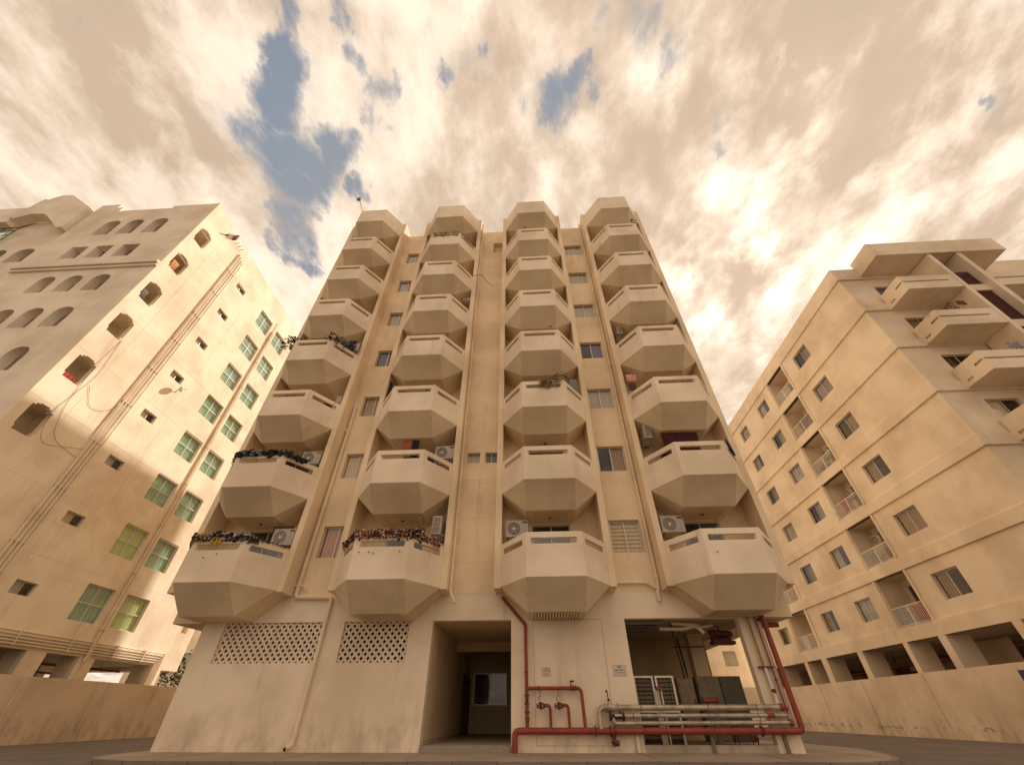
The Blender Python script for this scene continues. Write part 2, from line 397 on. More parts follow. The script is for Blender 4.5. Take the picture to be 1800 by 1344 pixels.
# window set: frame mesh (facing -y, centred at x, bottom z=0, outer face y=0), panes and curtain
_wc = {}
def win_meshes(w, h, nx, ny, fr=.045, fd=.05, mat=None):
    k = (round(w, 3), round(h, 3), nx, ny, fr, mat.name if mat else '')
    if k in _wc: return _wc[k]
    mat = mat or M_ALU
    f = MB(); x0, x1 = -w/2, w/2
    f.box(x0, x1, 0, fd, 0, fr); f.box(x0, x1, 0, fd, h-fr, h)
    f.box(x0, x0+fr, 0.001, fd-.001, fr, h-fr); f.box(x1-fr, x1, 0.001, fd-.001, fr, h-fr)
    for i in range(1, nx):
        x = x0+w*i/nx; f.box(x-fr*.4, x+fr*.4, .006, fd-.004, fr, h-fr)
    for j in range(1, ny):
        z = h*j/ny; f.box(x0+fr, x1-fr, .008, fd-.008, z-fr*.4, z+fr*.4)
    fm = f.mesh('window_frame', mat)
    pw, ph = (w-2*fr)/nx, (h-2*fr)/ny
    pane = MB().box(-pw/2, pw/2, .022, .028, -ph/2, ph/2)
    _wc[k] = (fm, pane, pw, ph); return _wc[k]
_pm = {}
def curtain_mesh(w, h, mat, folds=9, amp=.02):
    k = (round(w, 3), round(h, 3), mat.name, folds)
    if k in _pm: return _pm[k]
    b = MB(); n = folds*4
    xs = [-w/2+w*i/n for i in range(n+1)]; ys = [.10+amp*math.sin(i*math.pi/2+.3*math.sin(i)) for i in range(n+1)]
    for i in range(n): b.quad((xs[i], ys[i], 0), (xs[i+1], ys[i+1], 0), (xs[i+1], ys[i+1], h), (xs[i], ys[i], h))
    _pm[k] = b.mesh('curtain', mat); return _pm[k]
def window(parent, loc, w, h, rz=0., nx=2, ny=1, gm=None, curt=None, fr=.045, fmat=None, name='window', part=1.0, side=0, label=None):
    gm = gm or M_GLASS
    fm, pane, pw, ph = win_meshes(w, h, nx, ny, fr, mat=fmat)
    o = put(name, fm, parent, loc, rz, label)
    kk = ('pane', round(pw, 3), round(ph, 3), gm.name)
    if kk not in _pm: _pm[kk] = pane.mesh('pane', gm)
    for i in range(nx):
        for j in range(ny):
            sub('pane', _pm[kk], o, (-w/2+fr+pw*(i+.5), .0+(.006 if i % 2 else 0), fr+ph*(j+.5)))
    if curt:
        cw = w*part
        sub('curtain', curtain_mesh(cw, h, curt), o, ((-(w-cw)/2 if side == 0 else (w-cw)/2), 0, 0))
    return o

# ------------------------------------------------------------------ ground, pavement, kerb
g = MB().quad((-400, -300, -.12), (400, -300, -.12), (400, 500, -.12), (-400, 500, -.12)).build('road', M_ASPH, kind='structure')
PAV = [(-11.45, 22.0), (-11.6, 6.0), (-11.75, .6), (-11.6, -.9), (-11.25, -1.7), (-10.6, -2.35), (-9.6, -2.72), (-8.0, -2.80), (-4.0, -2.72), (0.0, -2.62), (4.0, -2.60), (6.2, -2.58),
       (7.3, -2.42), (8.0, -1.95), (8.6, -1.0), (9.1, 0.1), (9.55, 1.4), (9.75, 2.8), (9.55, 4.6), (9.1, 7.0), (8.9, 22.0)]
b = MB(); b.quad(*[(x, y, 0.0) for x, y in PAV]); pave = b.build('pavement', M_PAVE, kind='structure')
jn = MB()
for x in (-9.2, -6.2, -3.2, -.3, 2.7, 5.7, 8.1): jn.box(x-.006, x+.006, -2.5 if x < 7 else -1.6, -.06, .001, .005)
jn.build('pavement_joint', M_KERB, pave)
# kerb stones, each a piece of its own
def along(poly, step):
    out = []; acc = 0
    for (a, c) in zip(poly, poly[1:]):
        a, c = Vector(a), Vector(c); Ls = (c-a).length; n = max(1, round(Ls/step))
        for i in range(n): out.append((a.lerp(c, i/n), a.lerp(c, (i+1)/n)))
    return out
kst = MB().box(-.5, .5, -.14, 0.0, -.14, .006).mesh('kerb_stone', M_KERB)
for a, c in along(PAV[2:18], .92):
    d = c-a; mid = (a+c)/2; ang = math.atan2(d.y, d.x)
    o = put('kerb_stone', kst, pave, (mid.x, mid.y, rnd.uniform(-.004, .004)), ang); o.scale = ((d.length-.012), 1, 1)

# ------------------------------------------------------------------ MAIN BUILDING
H = 3.2; CX = [-10.466, -4.93, .633, 6.212]; UX0, UX1, BX0, BX1 = -12.40, 8.15, -11.25, 7.09; YB = 24.0; ZO = 3.18; ZT = 27.94
main = thing('apartment_building', 'central cream apartment block with four columns of faceted bay balconies', 'building', (-2.1, 0, 0))
# base wall with lattice openings, doorway and plant room opening
bw = MB()
hb = [(-10.51-BX0, -7.10-BX0, 2.07, ZO), (-6.40-BX0, -4.21-BX0, 2.07, ZO), (-3.43-BX0, -.845-BX0, -.12, ZO), (2.83-BX0, 6.42-BX0, .16, ZO)]
bw.wall((BX0, 0), (BX1, 0), -.12, 3.96, .28, (0, -1), hb)
bevel(bw.build('wall', P_BASE, main, weld=True), .01)
MB().box(UX0, BX0-.002, 0, YB, ZO, 3.96).build('overhang_slab', P_MAIN, main); MB().box(BX1+.002, UX1, 0, YB, ZO, 3.96).build('overhang_slab', P_MAIN, main)
s_ = MB(); s_.wall((BX0, YB-.29), (BX0, .285), -.12, ZO-.002, .28, (-1, 0)); s_.wall((BX0, YB), (BX1, YB), -.12, ZO, .28, (0, 1), [(14.6, 18.0, .0, 2.9)]); s_.build('side_wall', P_BASE, main)
# upper side walls, back wall, roof
s_ = MB(); s_.wall((UX0, .45), (UX0, YB), 3.961, ZT, .25, (-1, 0)); s_.wall((UX1, .45), (UX1, YB), 3.961, ZT, .25, (1, 0)); s_.wall((UX0+.25, YB), (UX1-.25, YB), 3.961, ZT, .25, (0, 1)); s_.build('upper_wall', P_MAIN, main)
MB().box(UX0+.26, UX1-.26, .3, YB-.26, 27.2, 27.4).build('roof', M_CONC, main)
MB().box(UX0+.02, -6.0, YB+.002, YB+5.0, -.12, 16.4).build('shade_block', P_MAIN, main)  # unseen block added behind the building to shade the left boundary wall
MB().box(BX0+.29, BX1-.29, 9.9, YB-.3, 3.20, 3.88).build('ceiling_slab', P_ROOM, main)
# bays between the balcony columns
fins = [(c-2.0, c-1.77) for c in CX]+[(c+1.77, c+2.0) for c in CX]
WS, WT = 5.232, 6.401
bay12 = (CX[0]+2.0, CX[1]-2.0); bay23 = (CX[1]+2.0, CX[2]-2.0); bay34 = (CX[2]+2.0, CX[3]-2.0)
w12 = (-8.10, -6.96); w34 = (2.817, 3.959)
m_ = MB(); m_.wall((bay12[0], 0), (bay12[1], 0), 3.96, ZT, .25, (0, -1), [(w12[0]-bay12[0], w12[1]-bay12[0], WS+H*k, WT+H*k) for k in range(7)])
m_.build('bay_wall', P_MAIN, main)
m_ = MB(); m_.wall((bay34[0], 0), (bay34[1], 0), 3.96, ZT, .25, (0, -1), [(w34[0]-bay34[0], w34[1]-bay34[0], WS+H*k, WT+H*k) for k in range(7)])
m_.build('bay_wall', P_MAIN, main)
m_ = MB(); m_.wall((bay23[0], 0), (bay23[1], 0), 3.96, ZT, .25, (0, -1), [(-2.74-bay23[0], -2.18-bay23[0], 8.97, 9.47), (-1.96-bay23[0], -1.43-bay23[0], 8.97, 9.47), (-2.08-bay23[0], -1.38-bay23[0], 25.2, 26.4)])
m_.build('bay_wall', P_MAIN, main)
for zz in (24.75, 23.55, 21.0, 17.8, 14.6, 11.4, 8.2, 8.05, 6.6, 5.0):
    MB().box(bay23[0]+.01, bay23[1]-.01, -.007, .02, zz-.008, zz+.008).build('render_joint', P_MAIN, main)
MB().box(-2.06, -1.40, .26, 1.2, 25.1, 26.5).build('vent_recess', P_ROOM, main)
cur12 = [C_PINK, C_BEIGE, C_BROWN, C_BLUE, C_GREY, C_GREY, C_GREY]; cur34 = [C_BLIND, C_BROWN, C_GREY, C_BLUE, C_GREY, C_GREY, C_GREY]
for k in range(7):
    window(main, ((w12[0]+w12[1])/2, .12, WS+H*k), w12[1]-w12[0]-.004, WT-WS-.004, curt=cur12[k], part=(1, 1, 1, 1, .6, .55, .6)[k])
    window(main, ((w34[0]+w34[1])/2, .12, WS+H*k), w34[1]-w34[0]-.004, WT-WS-.004, curt=cur34[k], part=(1, .5, 1, .5, 1, 1, 1)[k], side=(0, 1, 0, 1, 0, 0, 0)[k])
window(main, (-2.46, .12, 8.97), .555, .496, curt=C_BEIGE, fr=.03); window(main, (-1.695, .12, 8.97), .525, .496, curt=C_BLUE, fr=.03)
# piers (fins) beside each balcony column
fm = MB().box(-.115, .115, -.8, .45, 3.95, 28.33)
fmesh = fm.mesh('pier', P_MAIN)
for (a, c) in fins:
    bevel(put('pier', fmesh, main, ((a+c)/2, 0, 0)), .012)
# floor slabs and loggia back walls
for c in CX:
    s_ = MB(); s_.wall((c-1.77, .215), (c+1.77, .215), 3.98, 28.0, .2, (0, -1), [(1.77-.70, 1.77+.76, 4.12+H*k, 6.36+H*k) for k in range(7)])
    s_.build('loggia_wall', P_MAIN, main)
# one balcony, shared by all
FL, FR_, LF, RF = (-.903, -1.99), (.903, -1.99), (-1.769, -.8), (1.769, -.8)
TH = .11
def inset(A, B, C):                                  # mitred inner corner for polyline A-B-C
    A, B, C = Vector(A), Vector(B), Vector(C)
    d1, d2 = (B-A).normalized(), (C-B).normalized(); n1, n2 = Vector((-d1.y, d1.x)), Vector((-d2.y, d2.x))
    bis = (n1+n2).normalized(); return B+bis*(TH/bis.dot(n1))
iFL, iFR = inset(LF, FL, FR_), inset(FL, FR_, RF)
n1 = (Vector(FL)-Vector(LF)).normalized(); iLF = Vector(LF)+Vector((-n1.y, n1.x))*TH
n2 = (Vector(RF)-Vector(FR_)).normalized(); iRF = Vector(RF)+Vector((-n2.y, n2.x))*TH
iLF = Vector((-1.769, -.8+TH/abs(n1.x)*1.0)); iRF = Vector((1.769, -.8+TH/abs(n2.x)*1.0))
SL = (Vector(FL)-Vector(LF)).length
def balcony_mesh(zl, zb, zt, slots=True, name='balcony', front_in=-1.13):
    b = MB()
    s1 = [(.16, SL-.19, zt-.37, zt-.185)] if slots else []
    s2 = [(.155, 1.806-.155, zt-.37, zt-.185)] if slots else []
    s3 = [(.19, SL-.16, zt-.37, zt-.185)] if slots else []
    b.wall(LF, FL, zl, zt, TH, (0, 0), s1, iLF, iFL); b.wall(FL, FR_, zl, zt, TH, (0, 0), s2, iFL, iFR); b.wall(FR_, RF, zl, zt, TH, (0, 0), s3, iFR, iRF)
    BL, BR = (-.9, front_in, zb), (.9, front_in, zb)
    z3 = lambda p, z: (p[0], p[1], z)
    e = .0015
    b.quad(z3(FL, zl-e), BL, BR, z3(FR_, zl-e)); b.quad(z3(LF, zl-e), BL, z3(FL, zl-e)); b.quad(z3(FR_, zl-e), BR, z3(RF, zl-e))
    yb = .213
    b.quad(z3(LF, zl-e), (-1.769, yb, zl-e), (-.9, yb, zb), BL); b.quad(z3(RF, zl-e), BR, (.9, yb, zb), (1.769, yb, zl-e))
    # flat bottom with a shallow sunk panel
    px, y0, y1, zi = .62, front_in+.16, yb, zb+.03
    b.quad(BL, (-.9, yb, zb), (-px, yb, zb), (-px, y0, zb)); b.quad(BR, (px, y0, zb), (px, yb, zb), (.9, yb, zb)); b.quad(BL, (-px, y0, zb), (px, y0, zb), BR)
    b.quad((-px, y0, zi), (-px, y1, zi), (px, y1, zi), (px, y0, zi)); b.quad((-px, y0, zb), (-px, yb, zb), (-px, yb, zi), (-px, y0, zi)); b.quad((px, y0, zb), (px, y0, zi), (px, yb, zi), (px, yb, zb)); b.quad((-px, y0, zb), (-px, y0, zi), (px, y0, zi), (px, y0, zb))
    # floor
    b.quad((-1.769, .213, zl+.14), (-1.769, -.72, zl+.14), (-.86, -1.92, zl+.14), (.86, -1.92, zl+.14), (1.769, -.72, zl+.14), (1.769, .213, zl+.14))
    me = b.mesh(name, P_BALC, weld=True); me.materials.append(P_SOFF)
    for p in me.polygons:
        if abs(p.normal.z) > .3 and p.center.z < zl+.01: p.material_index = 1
    return me
ZL, ZB_, ZP = 3.983, 3.19, 5.33
bal = balcony_mesh(ZL, ZB_, ZP)
capm = balcony_mesh(4.26, 3.45, 5.82, False, 'balcony_canopy')
doorf = {}
lampm = MB().cyl((0, -.35, ZB_+.0), (0, -.35, ZB_+.03), .06, 12).mesh('ceiling_lamp', M_DARKALU)
slat = MB()
for i in range(16): slat.box(-.70+i*.092, -.638+i*.092, -1.13, -.05, ZB_-.014, ZB_+.001)
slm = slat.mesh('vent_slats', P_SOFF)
vshade = MB().box(-.72, .72, -1.14, -.04, ZB_-.004, ZB_+.002).mesh('vent_slot_shade', M_DARK)  # dark sheet: shade inside the vent slots put into the colour
dcurt = [None, C_BEIGE, C_GREY, None, C_BROWN, C_GREY, None, C_BEIGE, None, C_GREY]
for ci, c in enumerate(CX):
    for k in range(7):
        o = bevel(put('balcony', bal, main, (c, 0, H*k)), .010)
        if k == 0 and ci != 0:
            sub('vent_slot_shade', vshade, o); q = sub('vent_slats', slm, o)
        elif k > 0: sub('ceiling_lamp', lampm, o)
        window(main, (c+.03, .275, 4.125+H*k), 1.455, 2.23, curt=dcurt[(ci*3+k) % 10], gm=M_DGLASS, name='sliding_door', part=.55, side=(ci+k) % 2)
    o = bevel(put('balcony_canopy', capm, main, (c, 0, H*7)), .010)
    MB().box(c-1.76, c+1.76, -.78, .6, 27.9, 28.0).build('canopy_roof', P_MAIN, main)
# short drain spouts and fixings on the lowest parapets
spm = MB().cyl((0, -1.985, 0), (0, -2.05, -.008), .016, 8).mesh('drain_spout', M_CAB)
for x, z in ((-10.75, 4.72), (-10.35, 4.83), (-5.62, 4.80), (-5.30, 4.80), (-5.15, 4.77), (-4.30, 4.80), (5.6, 4.62)): put('drain_spout', spm, main, (x, 0, z))
# breeze block screens
BLK = .2131
bb = MB(); hs = BLK/2; q = .085
def bar(a, c, w=.0175, d=.05):
    a, c = Vector((a[0], 0, a[1])), Vector((c[0], 0, c[1])); dd = (c-a); m = (a+c)/2; ax = dd/2; n_ = Vector((-dd.z, 0, dd.x)).normalized()*w
    bb.obox(m, ax, (0, d/2, 0), n_)
for a, c in (((q, 0), (0, q)), ((0, q), (-q, 0)), ((-q, 0), (0, -q)), ((0, -q), (q, 0))): bar(a, c)
r_ = hs-q
for sx in (-1, 1):
    for sz in (-1, 1): bar((sx*hs, sz*(r_+.002)), (sx*(r_+.002), sz*hs))
bb.box(q-.006, hs, -.024, .024, -.012, .012); bb.box(-hs, -q+.006, -.024, .024, -.012, .012); bb.box(-.012, .012, -.023, .023, q-.006, hs); bb.box(-.012, .012, -.023, .023, -hs, -q+.006)
blkm = bb.mesh('breeze_block', P_BASE)
for (x0, x1) in ((-10.51, -7.10), (-6.40, -4.21)):
    nx_ = round((x1-x0)/BLK); sx = (x1-x0)/nx_; nz_ = 5; sz = (ZO-2.07)/nz_
    for i in range(nx_):
        for j in range(nz_):
            o = put('breeze_block', blkm, main, (x0+sx*(i+.5), .09+rnd.uniform(-.002, .002), 2.07+sz*(j+.5))); o.scale = (sx/BLK, 1, sz/BLK)
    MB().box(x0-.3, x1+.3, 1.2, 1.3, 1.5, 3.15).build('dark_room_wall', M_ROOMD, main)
# entrance hall
e = MB()
e.wall((-3.43, 9.5), (-3.43, .28), -.1, ZO, .1, (1, 0), [(0.0, 2.35, .131, 2.25)]); e.wall((-.845, .28), (-.845, 9.5), -.1, ZO, .1, (-1, 0))
e.wall((-3.8, 9.5), (-.8, 9.5), -.1, ZO+.1, .2, (0, -1), [(.55, 2.2, 1.15, 2.42)])
e.box(-3.43, -.845, .285, 9.6, ZO+.004, ZO+.1); e.box(-3.43, -.845, 5.0, 5.3, 2.85, ZO+.003)
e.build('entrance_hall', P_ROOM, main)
MB().box(-3.425, -.85, .02, 9.5, .02, .137).build('hall_floor', M_CONC, main)
bevel(MB().box(-3.43, -.846, -.05, .02, -.1, .142).build('entrance_step', M_GRAN, main), .008)
MB().box(-3.41, -3.39, 7.2, 9.45, .14, 2.2).build('hall_door', M_REDD, main)
window(main, (-2.42, 9.52, 1.16), 1.64, 1.25, gm=M_GLASS, curt=None, fmat=M_ALU)
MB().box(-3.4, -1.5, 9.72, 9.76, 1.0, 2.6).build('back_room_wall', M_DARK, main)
MB().box(-3.425, -3.40, .3, 7.0, .14, .24).build('skirting', M_CONC, main)
# recessed plaster panel outline behind the fire pipes
pn = MB(); x0, x1, z0, z1 = -.14, 2.085, .14, 3.175
for bx in ((x0, x1, z1-.014, z1), (x0, x1, z0, z0+.012), (x0, x0+.012, z0, z1), (x1-.012, x1, z0, z1)): pn.box(bx[0], bx[1], -.006, .01, bx[2], bx[3])
pn.build('panel_trim', plaster('trim_plaster', (.52, .40, .26), .5, .5), main)
# plant room: sill, far walls, ceiling, columns
r = MB()
r.wall((2.83, 5.0), (2.83, .28), -.1, ZO, .1, (1, 0)); r.wall((2.6, 5.0), (6.9, 5.0), -.1, ZO+.2, .2, (0, -1), [(4.3-.9, 4.3, -.1, 2.8)] if False else [])
MB().box(5.75, 6.25, 3.3, 3.8, -.1, ZO).build('column', P_ROOM, main); MB().box(6.8, 7.09, 9.0, 9.4, -.1, ZO).build('column', P_BASE, main)
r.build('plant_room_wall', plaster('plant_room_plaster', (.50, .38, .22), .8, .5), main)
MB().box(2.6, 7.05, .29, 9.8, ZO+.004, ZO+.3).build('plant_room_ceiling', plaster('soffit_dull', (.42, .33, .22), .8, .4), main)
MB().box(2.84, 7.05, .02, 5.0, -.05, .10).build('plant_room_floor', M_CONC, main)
bevel(MB().box(2.84, 6.41, -.012, .26, -.1, .165).build('plant_room_sill', M_CONC, main), .015)
for i in range(6):
    MB().box(2.9, 4.15-.16*i, .35+.32*i, .62+.32*i, 3.07-.045*i, 3.17-.045*i).build('ceiling_board', M_DARKALU, main)
MB().box(6.80, 7.085, .3, .42, ZO-.35, ZO).build('ceiling_beam', P_BASE, main)

# ------------------------------------------------------------------ LEFT BUILDING
XL, YC, ZLT = -23.3, -1.85, 30.73
left = thing('apartment_building', 'sunlit cream apartment block on the left with arched and green windows', 'building', (-33, 8, 0))
lh = []
for k in range(8):
    z = 5.24+3.185*k; lh.append(('small', 3.60, z, 1.0, .55))
for k in range(8):
    z = 5.28+3.17*k
    lh.append(('green', 7.20, z, 1.72, 1.66)); lh.append(('green', 9.72, z, 1.72, 1.66))
nich = [(27.36, -1.04), (24.13, -1.0), (20.91, -.98), (17.95, -.95), (14.6, -.92), (11.46, -.9), (8.2, -.9)]
for z, y in nich: lh.append(('niche', y, z, 1.0, 1.55))
YF = 13.9
w_ = MB(); holes = [(y-w/2-YC, y+w/2-YC, z-h/2, z+h/2) for _, y, z, w, h in lh]
holes += [(s0-YC, s1-YC, -.12, 3.10) for s0, s1 in ((-1.2, .6), (1.6, 5.50), (6.45, 8.2), (9.1, 12.9))]
w_.wall((XL, YC), (XL, YF), -.12, ZLT, .28, (1, 0), holes); w_.build('side_wall', P_LEFT, left)
# step down of parapet and rear part
w_ = MB(); w_.wall((XL-.05, YF), (XL-.05, 15.3), 2.95, 30.1, .28, (1, 0), [(.25, .75, 4.95, 5.8)]); w_.box(-40, XL-.33, YF+.01, 15.3, 2.95, 30.0); w_.build('rear_wall', P_LEFT, left)
# window fittings, side
gi = 0
for kind, y, z, w, h in lh:
    if kind == 'small': window(left, (XL-.14, y, z-h/2), w-.004, h-.004, R(90), curt=C_BEIGE if gi % 2 else C_GREY, part=.6, fr=.035)
    elif kind == 'green':
        window(left, (XL-.14, y, z-h/2), w-.004, h-.004, R(90), 2, 2, M_GREEN, C_YELB if (gi in (9, 10)) else C_GREENB, fr=.05, fmat=M_WHITE)
    else:
        yl = YC+.27; q = MB(); q.wall((XL-1.5, yl), (XL-1.5, y+.9), z-1.2, z+1.0, .05, (1, 0)); q.box(XL-1.5, XL-.28, yl-.05, yl, z-1.2, z+1.0); q.box(XL-1.5, XL-.28, y+.9, y+1.0, z-1.2, z+1.0); q.box(XL-1.5, XL-.28, yl, y+.9, z+.9, z+1.0); q.box(XL-1.5, XL-.28, yl, y+.9, z-1.2, z-1.0)
        q.build('balcony_recess', P_LEFT, left)
        q = MB()                                     # stepped corbels in the opening's upper corners
        for sg in (-1, 1):
            q.box(XL-.272, XL-.003, y+sg*.499, y+sg*.36, z+.60, z+.774); q.box(XL-.268, XL-.005, y+sg*.496, y+sg*.22, z+.70, z+.771)
            q.box(XL-.26, XL-.003, y+sg*.5, y+sg*.43, z-.774, z-.55)
        q.build('stepped_corbel', P_LEFT, left)
    gi += 1
for z in (27.7, 24.6, 21.86, 18.75, 15.51, 12.39, 9.2, 6.6):
    MB().box(XL-.01, XL+.006, YC+.02, YF-.02, z-.012, z+.012).build('render_joint', P_LFRONT, left)
MB().box(XL-.01, XL+.007, .06, .085, 6.6, 29.9).build('render_joint', P_LFRONT, left); MB().box(XL-.01, XL+.007, 4.72, 4.745, 6.6, 29.9).build('render_joint', P_LFRONT, left)
# front with arched windows
fr_h = []
AR = []   # (x0,x1,z0,z1,arched)
for i, x in enumerate((-26.7, -28.6, -30.4)): AR.append((x-.62, x+.62, 27.1, 29.1, True)); AR.append((x-.62-.1, x+.62-.1, 24.05, 25.5, False))
for i, x in enumerate((-26.25, -28.05, -29.85)): AR.append((x-.58, x+.58, 20.3, 21.95, True)); AR.append((x-.60, x+.60, 17.05, 18.75, True)); AR.append((x-.55, x+.65, 13.82, 15.5, True)); AR.append((x-.5, x+.7, 10.6, 12.3, True)); AR.append((x-.5, x+.7, 7.4, 9.1, True))
AR.append((-35.7, -34.3, 24.4, 26.1, True)); AR.append((-34.6, -33.2, 20.3, 22.0, True)); AR.append((-37.7, -36.4, 24.4, 26.1, True))
XF = -33.4
f_ = MB(); f_.wall((XF, YC), (-25.0, YC), -.12, ZLT, .55, (0, -1), [(a-XF, c-XF, z0, z1) for a, c, z0, z1, _ in AR if a > XF]); f_.wall((-25.0, YC), (XL-.281, YC), -.12, ZLT, .2, (0, -1)); f_.build('front_wall', P_LFRONT, left)
f_ = MB(); f_.wall((-41, YC+.25), (XF-.01, YC+.25), -.12, 27.9, .5, (0, -1), [(a+41, c+41, z0, z1) for a, c, z0, z1, _ in AR if c < XF]); f_.build('front_wall', P_LFRONT, left)
def spandrel(x0, x1, z1, y0, y1):                  # solid corner pieces that turn a rectangular opening into an arch
    q = MB(); n = 8; w = x1-x0; r0 = w/2; hgt = .5; xs = [x0+w*i/(2*n) for i in range(2*n+1)]
    arc = [z1-hgt+hgt*math.sqrt(max(0, 1-((x-(x0+x1)/2)/r0)**2)) for x in xs]
    for i in range(2*n):
        a, c = xs[i], xs[i+1]
        q.quad((a, y0, arc[i]), (c, y0, arc[i+1]), (c, y0, z1+.004), (a, y0, z1+.004)); q.quad((a, y0, arc[i]), (a, y1, arc[i]), (c, y1, arc[i+1]), (c, y0, arc[i+1]))
    return q
for a, c, z0, z1, ar in AR:
    yy = YC if a > XF else YC+.25
    if ar: spandrel(a, c, z1, yy-.001, yy+.50).build('window_arch', P_LFRONT, left)
    window(left, ((a+c)/2, yy+.45, z0), (c-a)-.004, (z1-z0)-.004, 0, gm=M_GLASS, curt=C_GREY, part=.5, fr=.05)
bevel(MB().box(XF+.2, XL+.0, YC-.22, YC+.02, 22.82, 23.06).box(XF+.2, XL+.0, YC-.12, YC+.02, 22.58, 22.80).build('cornice', P_LFRONT, left), .02)
# roofline of the front: parapet steps and the stepped gable
q = MB()
q.box(-27.0, XL, YC, YC+.4, ZLT, ZLT+.35); q.box(XL-.4, XL, YC+.4, -.2, ZLT, ZLT+.3)
q.box(-33.4, -31.8, YC, YC+.4, ZLT, ZLT+1.15); q.box(-31.8, -31.3, YC, YC+.4, ZLT, ZLT+.6)
q.build('parapet', P_LFRONT, left)
q = MB(); pts = [(-39.2, 30.0), (-38.7, 32.9), (-38.3, 32.7), (-37.6, 33.4), (-36.6, 33.3), (-33.6, 31.0), (-33.45, 27.9), (-33.9, 27.9), (-35.7, 29.5), (-36.6, 30.2), (-37.8, 30.3), (-38.9, 29.6)]
q.quad(*[(x, YC-.35, z) for x, z in pts]); q.quad(*[(x, YC+.3, z) for x, z in reversed(pts)])
for (a, c) in zip(pts, pts[1:]+pts[:1]): q.quad((a[0], YC-.35, a[1]), (a[0], YC+.3, a[1]), (c[0], YC+.3, c[1]), (c[0], YC-.35, c[1]))
q.build('gable', P_LFRONT, left)
MB().box(-39.5, -33.7, YC+.4, YC+.6, 27.9, 30.6).build('gable_back', P_LFRONT, left)
q = MB(); q.box(-44, -39.3, YC-.2, YC+.5, 29.9, 31.8); q.box(-44, -38.9, YC-.35, YC+.5, 29.2, 29.85); q.build('roof_pavilion', P_LFRONT, left)
window(left, (-40.2, YC+.0, 26.8), 4.6, 2.2, 0, 4, 2, M_GREEN, None, fmat=M_DARKALU)
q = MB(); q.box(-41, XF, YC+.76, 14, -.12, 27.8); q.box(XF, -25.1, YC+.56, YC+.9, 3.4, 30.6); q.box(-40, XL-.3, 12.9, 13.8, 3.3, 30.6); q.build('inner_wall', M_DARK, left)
MB().box(-40, XL-.29, YC+.6, YF, ZLT-.35, ZLT-.2).build('roof', M_CONC, left)
# ground floor parking level of left building
q = MB(); q.box(-38, XL-.29, YC+.6, YF, 3.12, 3.3); q.box(-38, -37.8, YC, 3.0, -.1, 3.1)
for yy in (.7, 5.6, 8.3, 13.0): q.box(XL-1.15, XL-.29, yy, yy+.75, -.12, 3.11); q.box(XL-7.5, XL-7.0, yy, yy+.5, -.12, 3.11)
q.build('parking_level', P_LEFT, left)
bd = thing('parking_fire_pipe', 'red sprinkler pipe crossing under the ceiling of the left parking level', 'pipe', (XL-2.2, 5, 2.8))
MB().tube([(XL-2.2, -1, 2.85), (XL-2.2, 13.4, 2.85)], .06).build('pipe_run', M_RED, bd, True)
MB().tube([(XL-5.2, -1, 2.7), (XL-5.2, 13.4, 2.7)], .05).build('pipe_run', M_RED, bd, True)
for yy in (0, 2.5, 5, 7.5, 10, 12): MB().cyl((XL-2.2, yy, 2.86), (XL-2.2, yy, 3.11), .012, 6).build('hanger', M_REDD, bd)
# vertical pipe bundles on the left building
pb = thing('drain_pipes', 'bundle of four cream pipes running up the sunlit side wall of the left block', 'pipes', (XL+.1, 2.1, 3.7))
for i, yy in enumerate((1.78, 1.98, 2.18, 2.36)): MB().tube([(XL+.09, yy, 3.72), (XL+.09, yy, 29.6-.12*i), (XL-.2, yy, 29.72-.12*i)], .048, 8).build('pipe_run', M_PVC, pb, True)
for k in range(10): MB().box(XL+.0, XL+.10, 1.72, 2.42, 4.2+2.6*k, 4.24+2.6*k).build('clamp', M_PVC, pb)
pb = thing('drain_pipe', 'single cream downpipe between the two columns of green windows', 'pipe', (XL+.1, 8.45, 3.0))
MB().tube([(XL+.1, 8.42, 2.9), (XL+.1, 8.42, 27.6)], .06, 8).tube([(XL+.1, 8.56, 2.2), (XL+.1, 8.56, 28.9)], .04, 8).build('pipe_run', M_PVC, pb, True)
for k in range(9): MB().box(XL, XL+.17, 8.34, 8.62, 4.3+2.8*k, 4.35+2.8*k).build('clamp', M_PVC, pb)
pb = thing('conduit_bundle', 'five horizontal cream conduits above the parking openings of the left block', 'pipes', (XL+.1, 5, 3.5))
for i in range(5): MB().tube([(XL+.09, YC+.2, 3.24+.12*i), (XL+.09, 13.0+.12*i, 3.24+.12*i), (XL+.09, 13.0+.12*i, 1.9)], .036, 8).build('pipe_run', M_PVC, pb, True)
for yy in (-1, 1, 3, 4.6, 7.2, 9.9, 11.9): MB().box(XL, XL+.14, yy, yy+.05, 3.18, 3.78).build('clamp', M_PVC, pb)

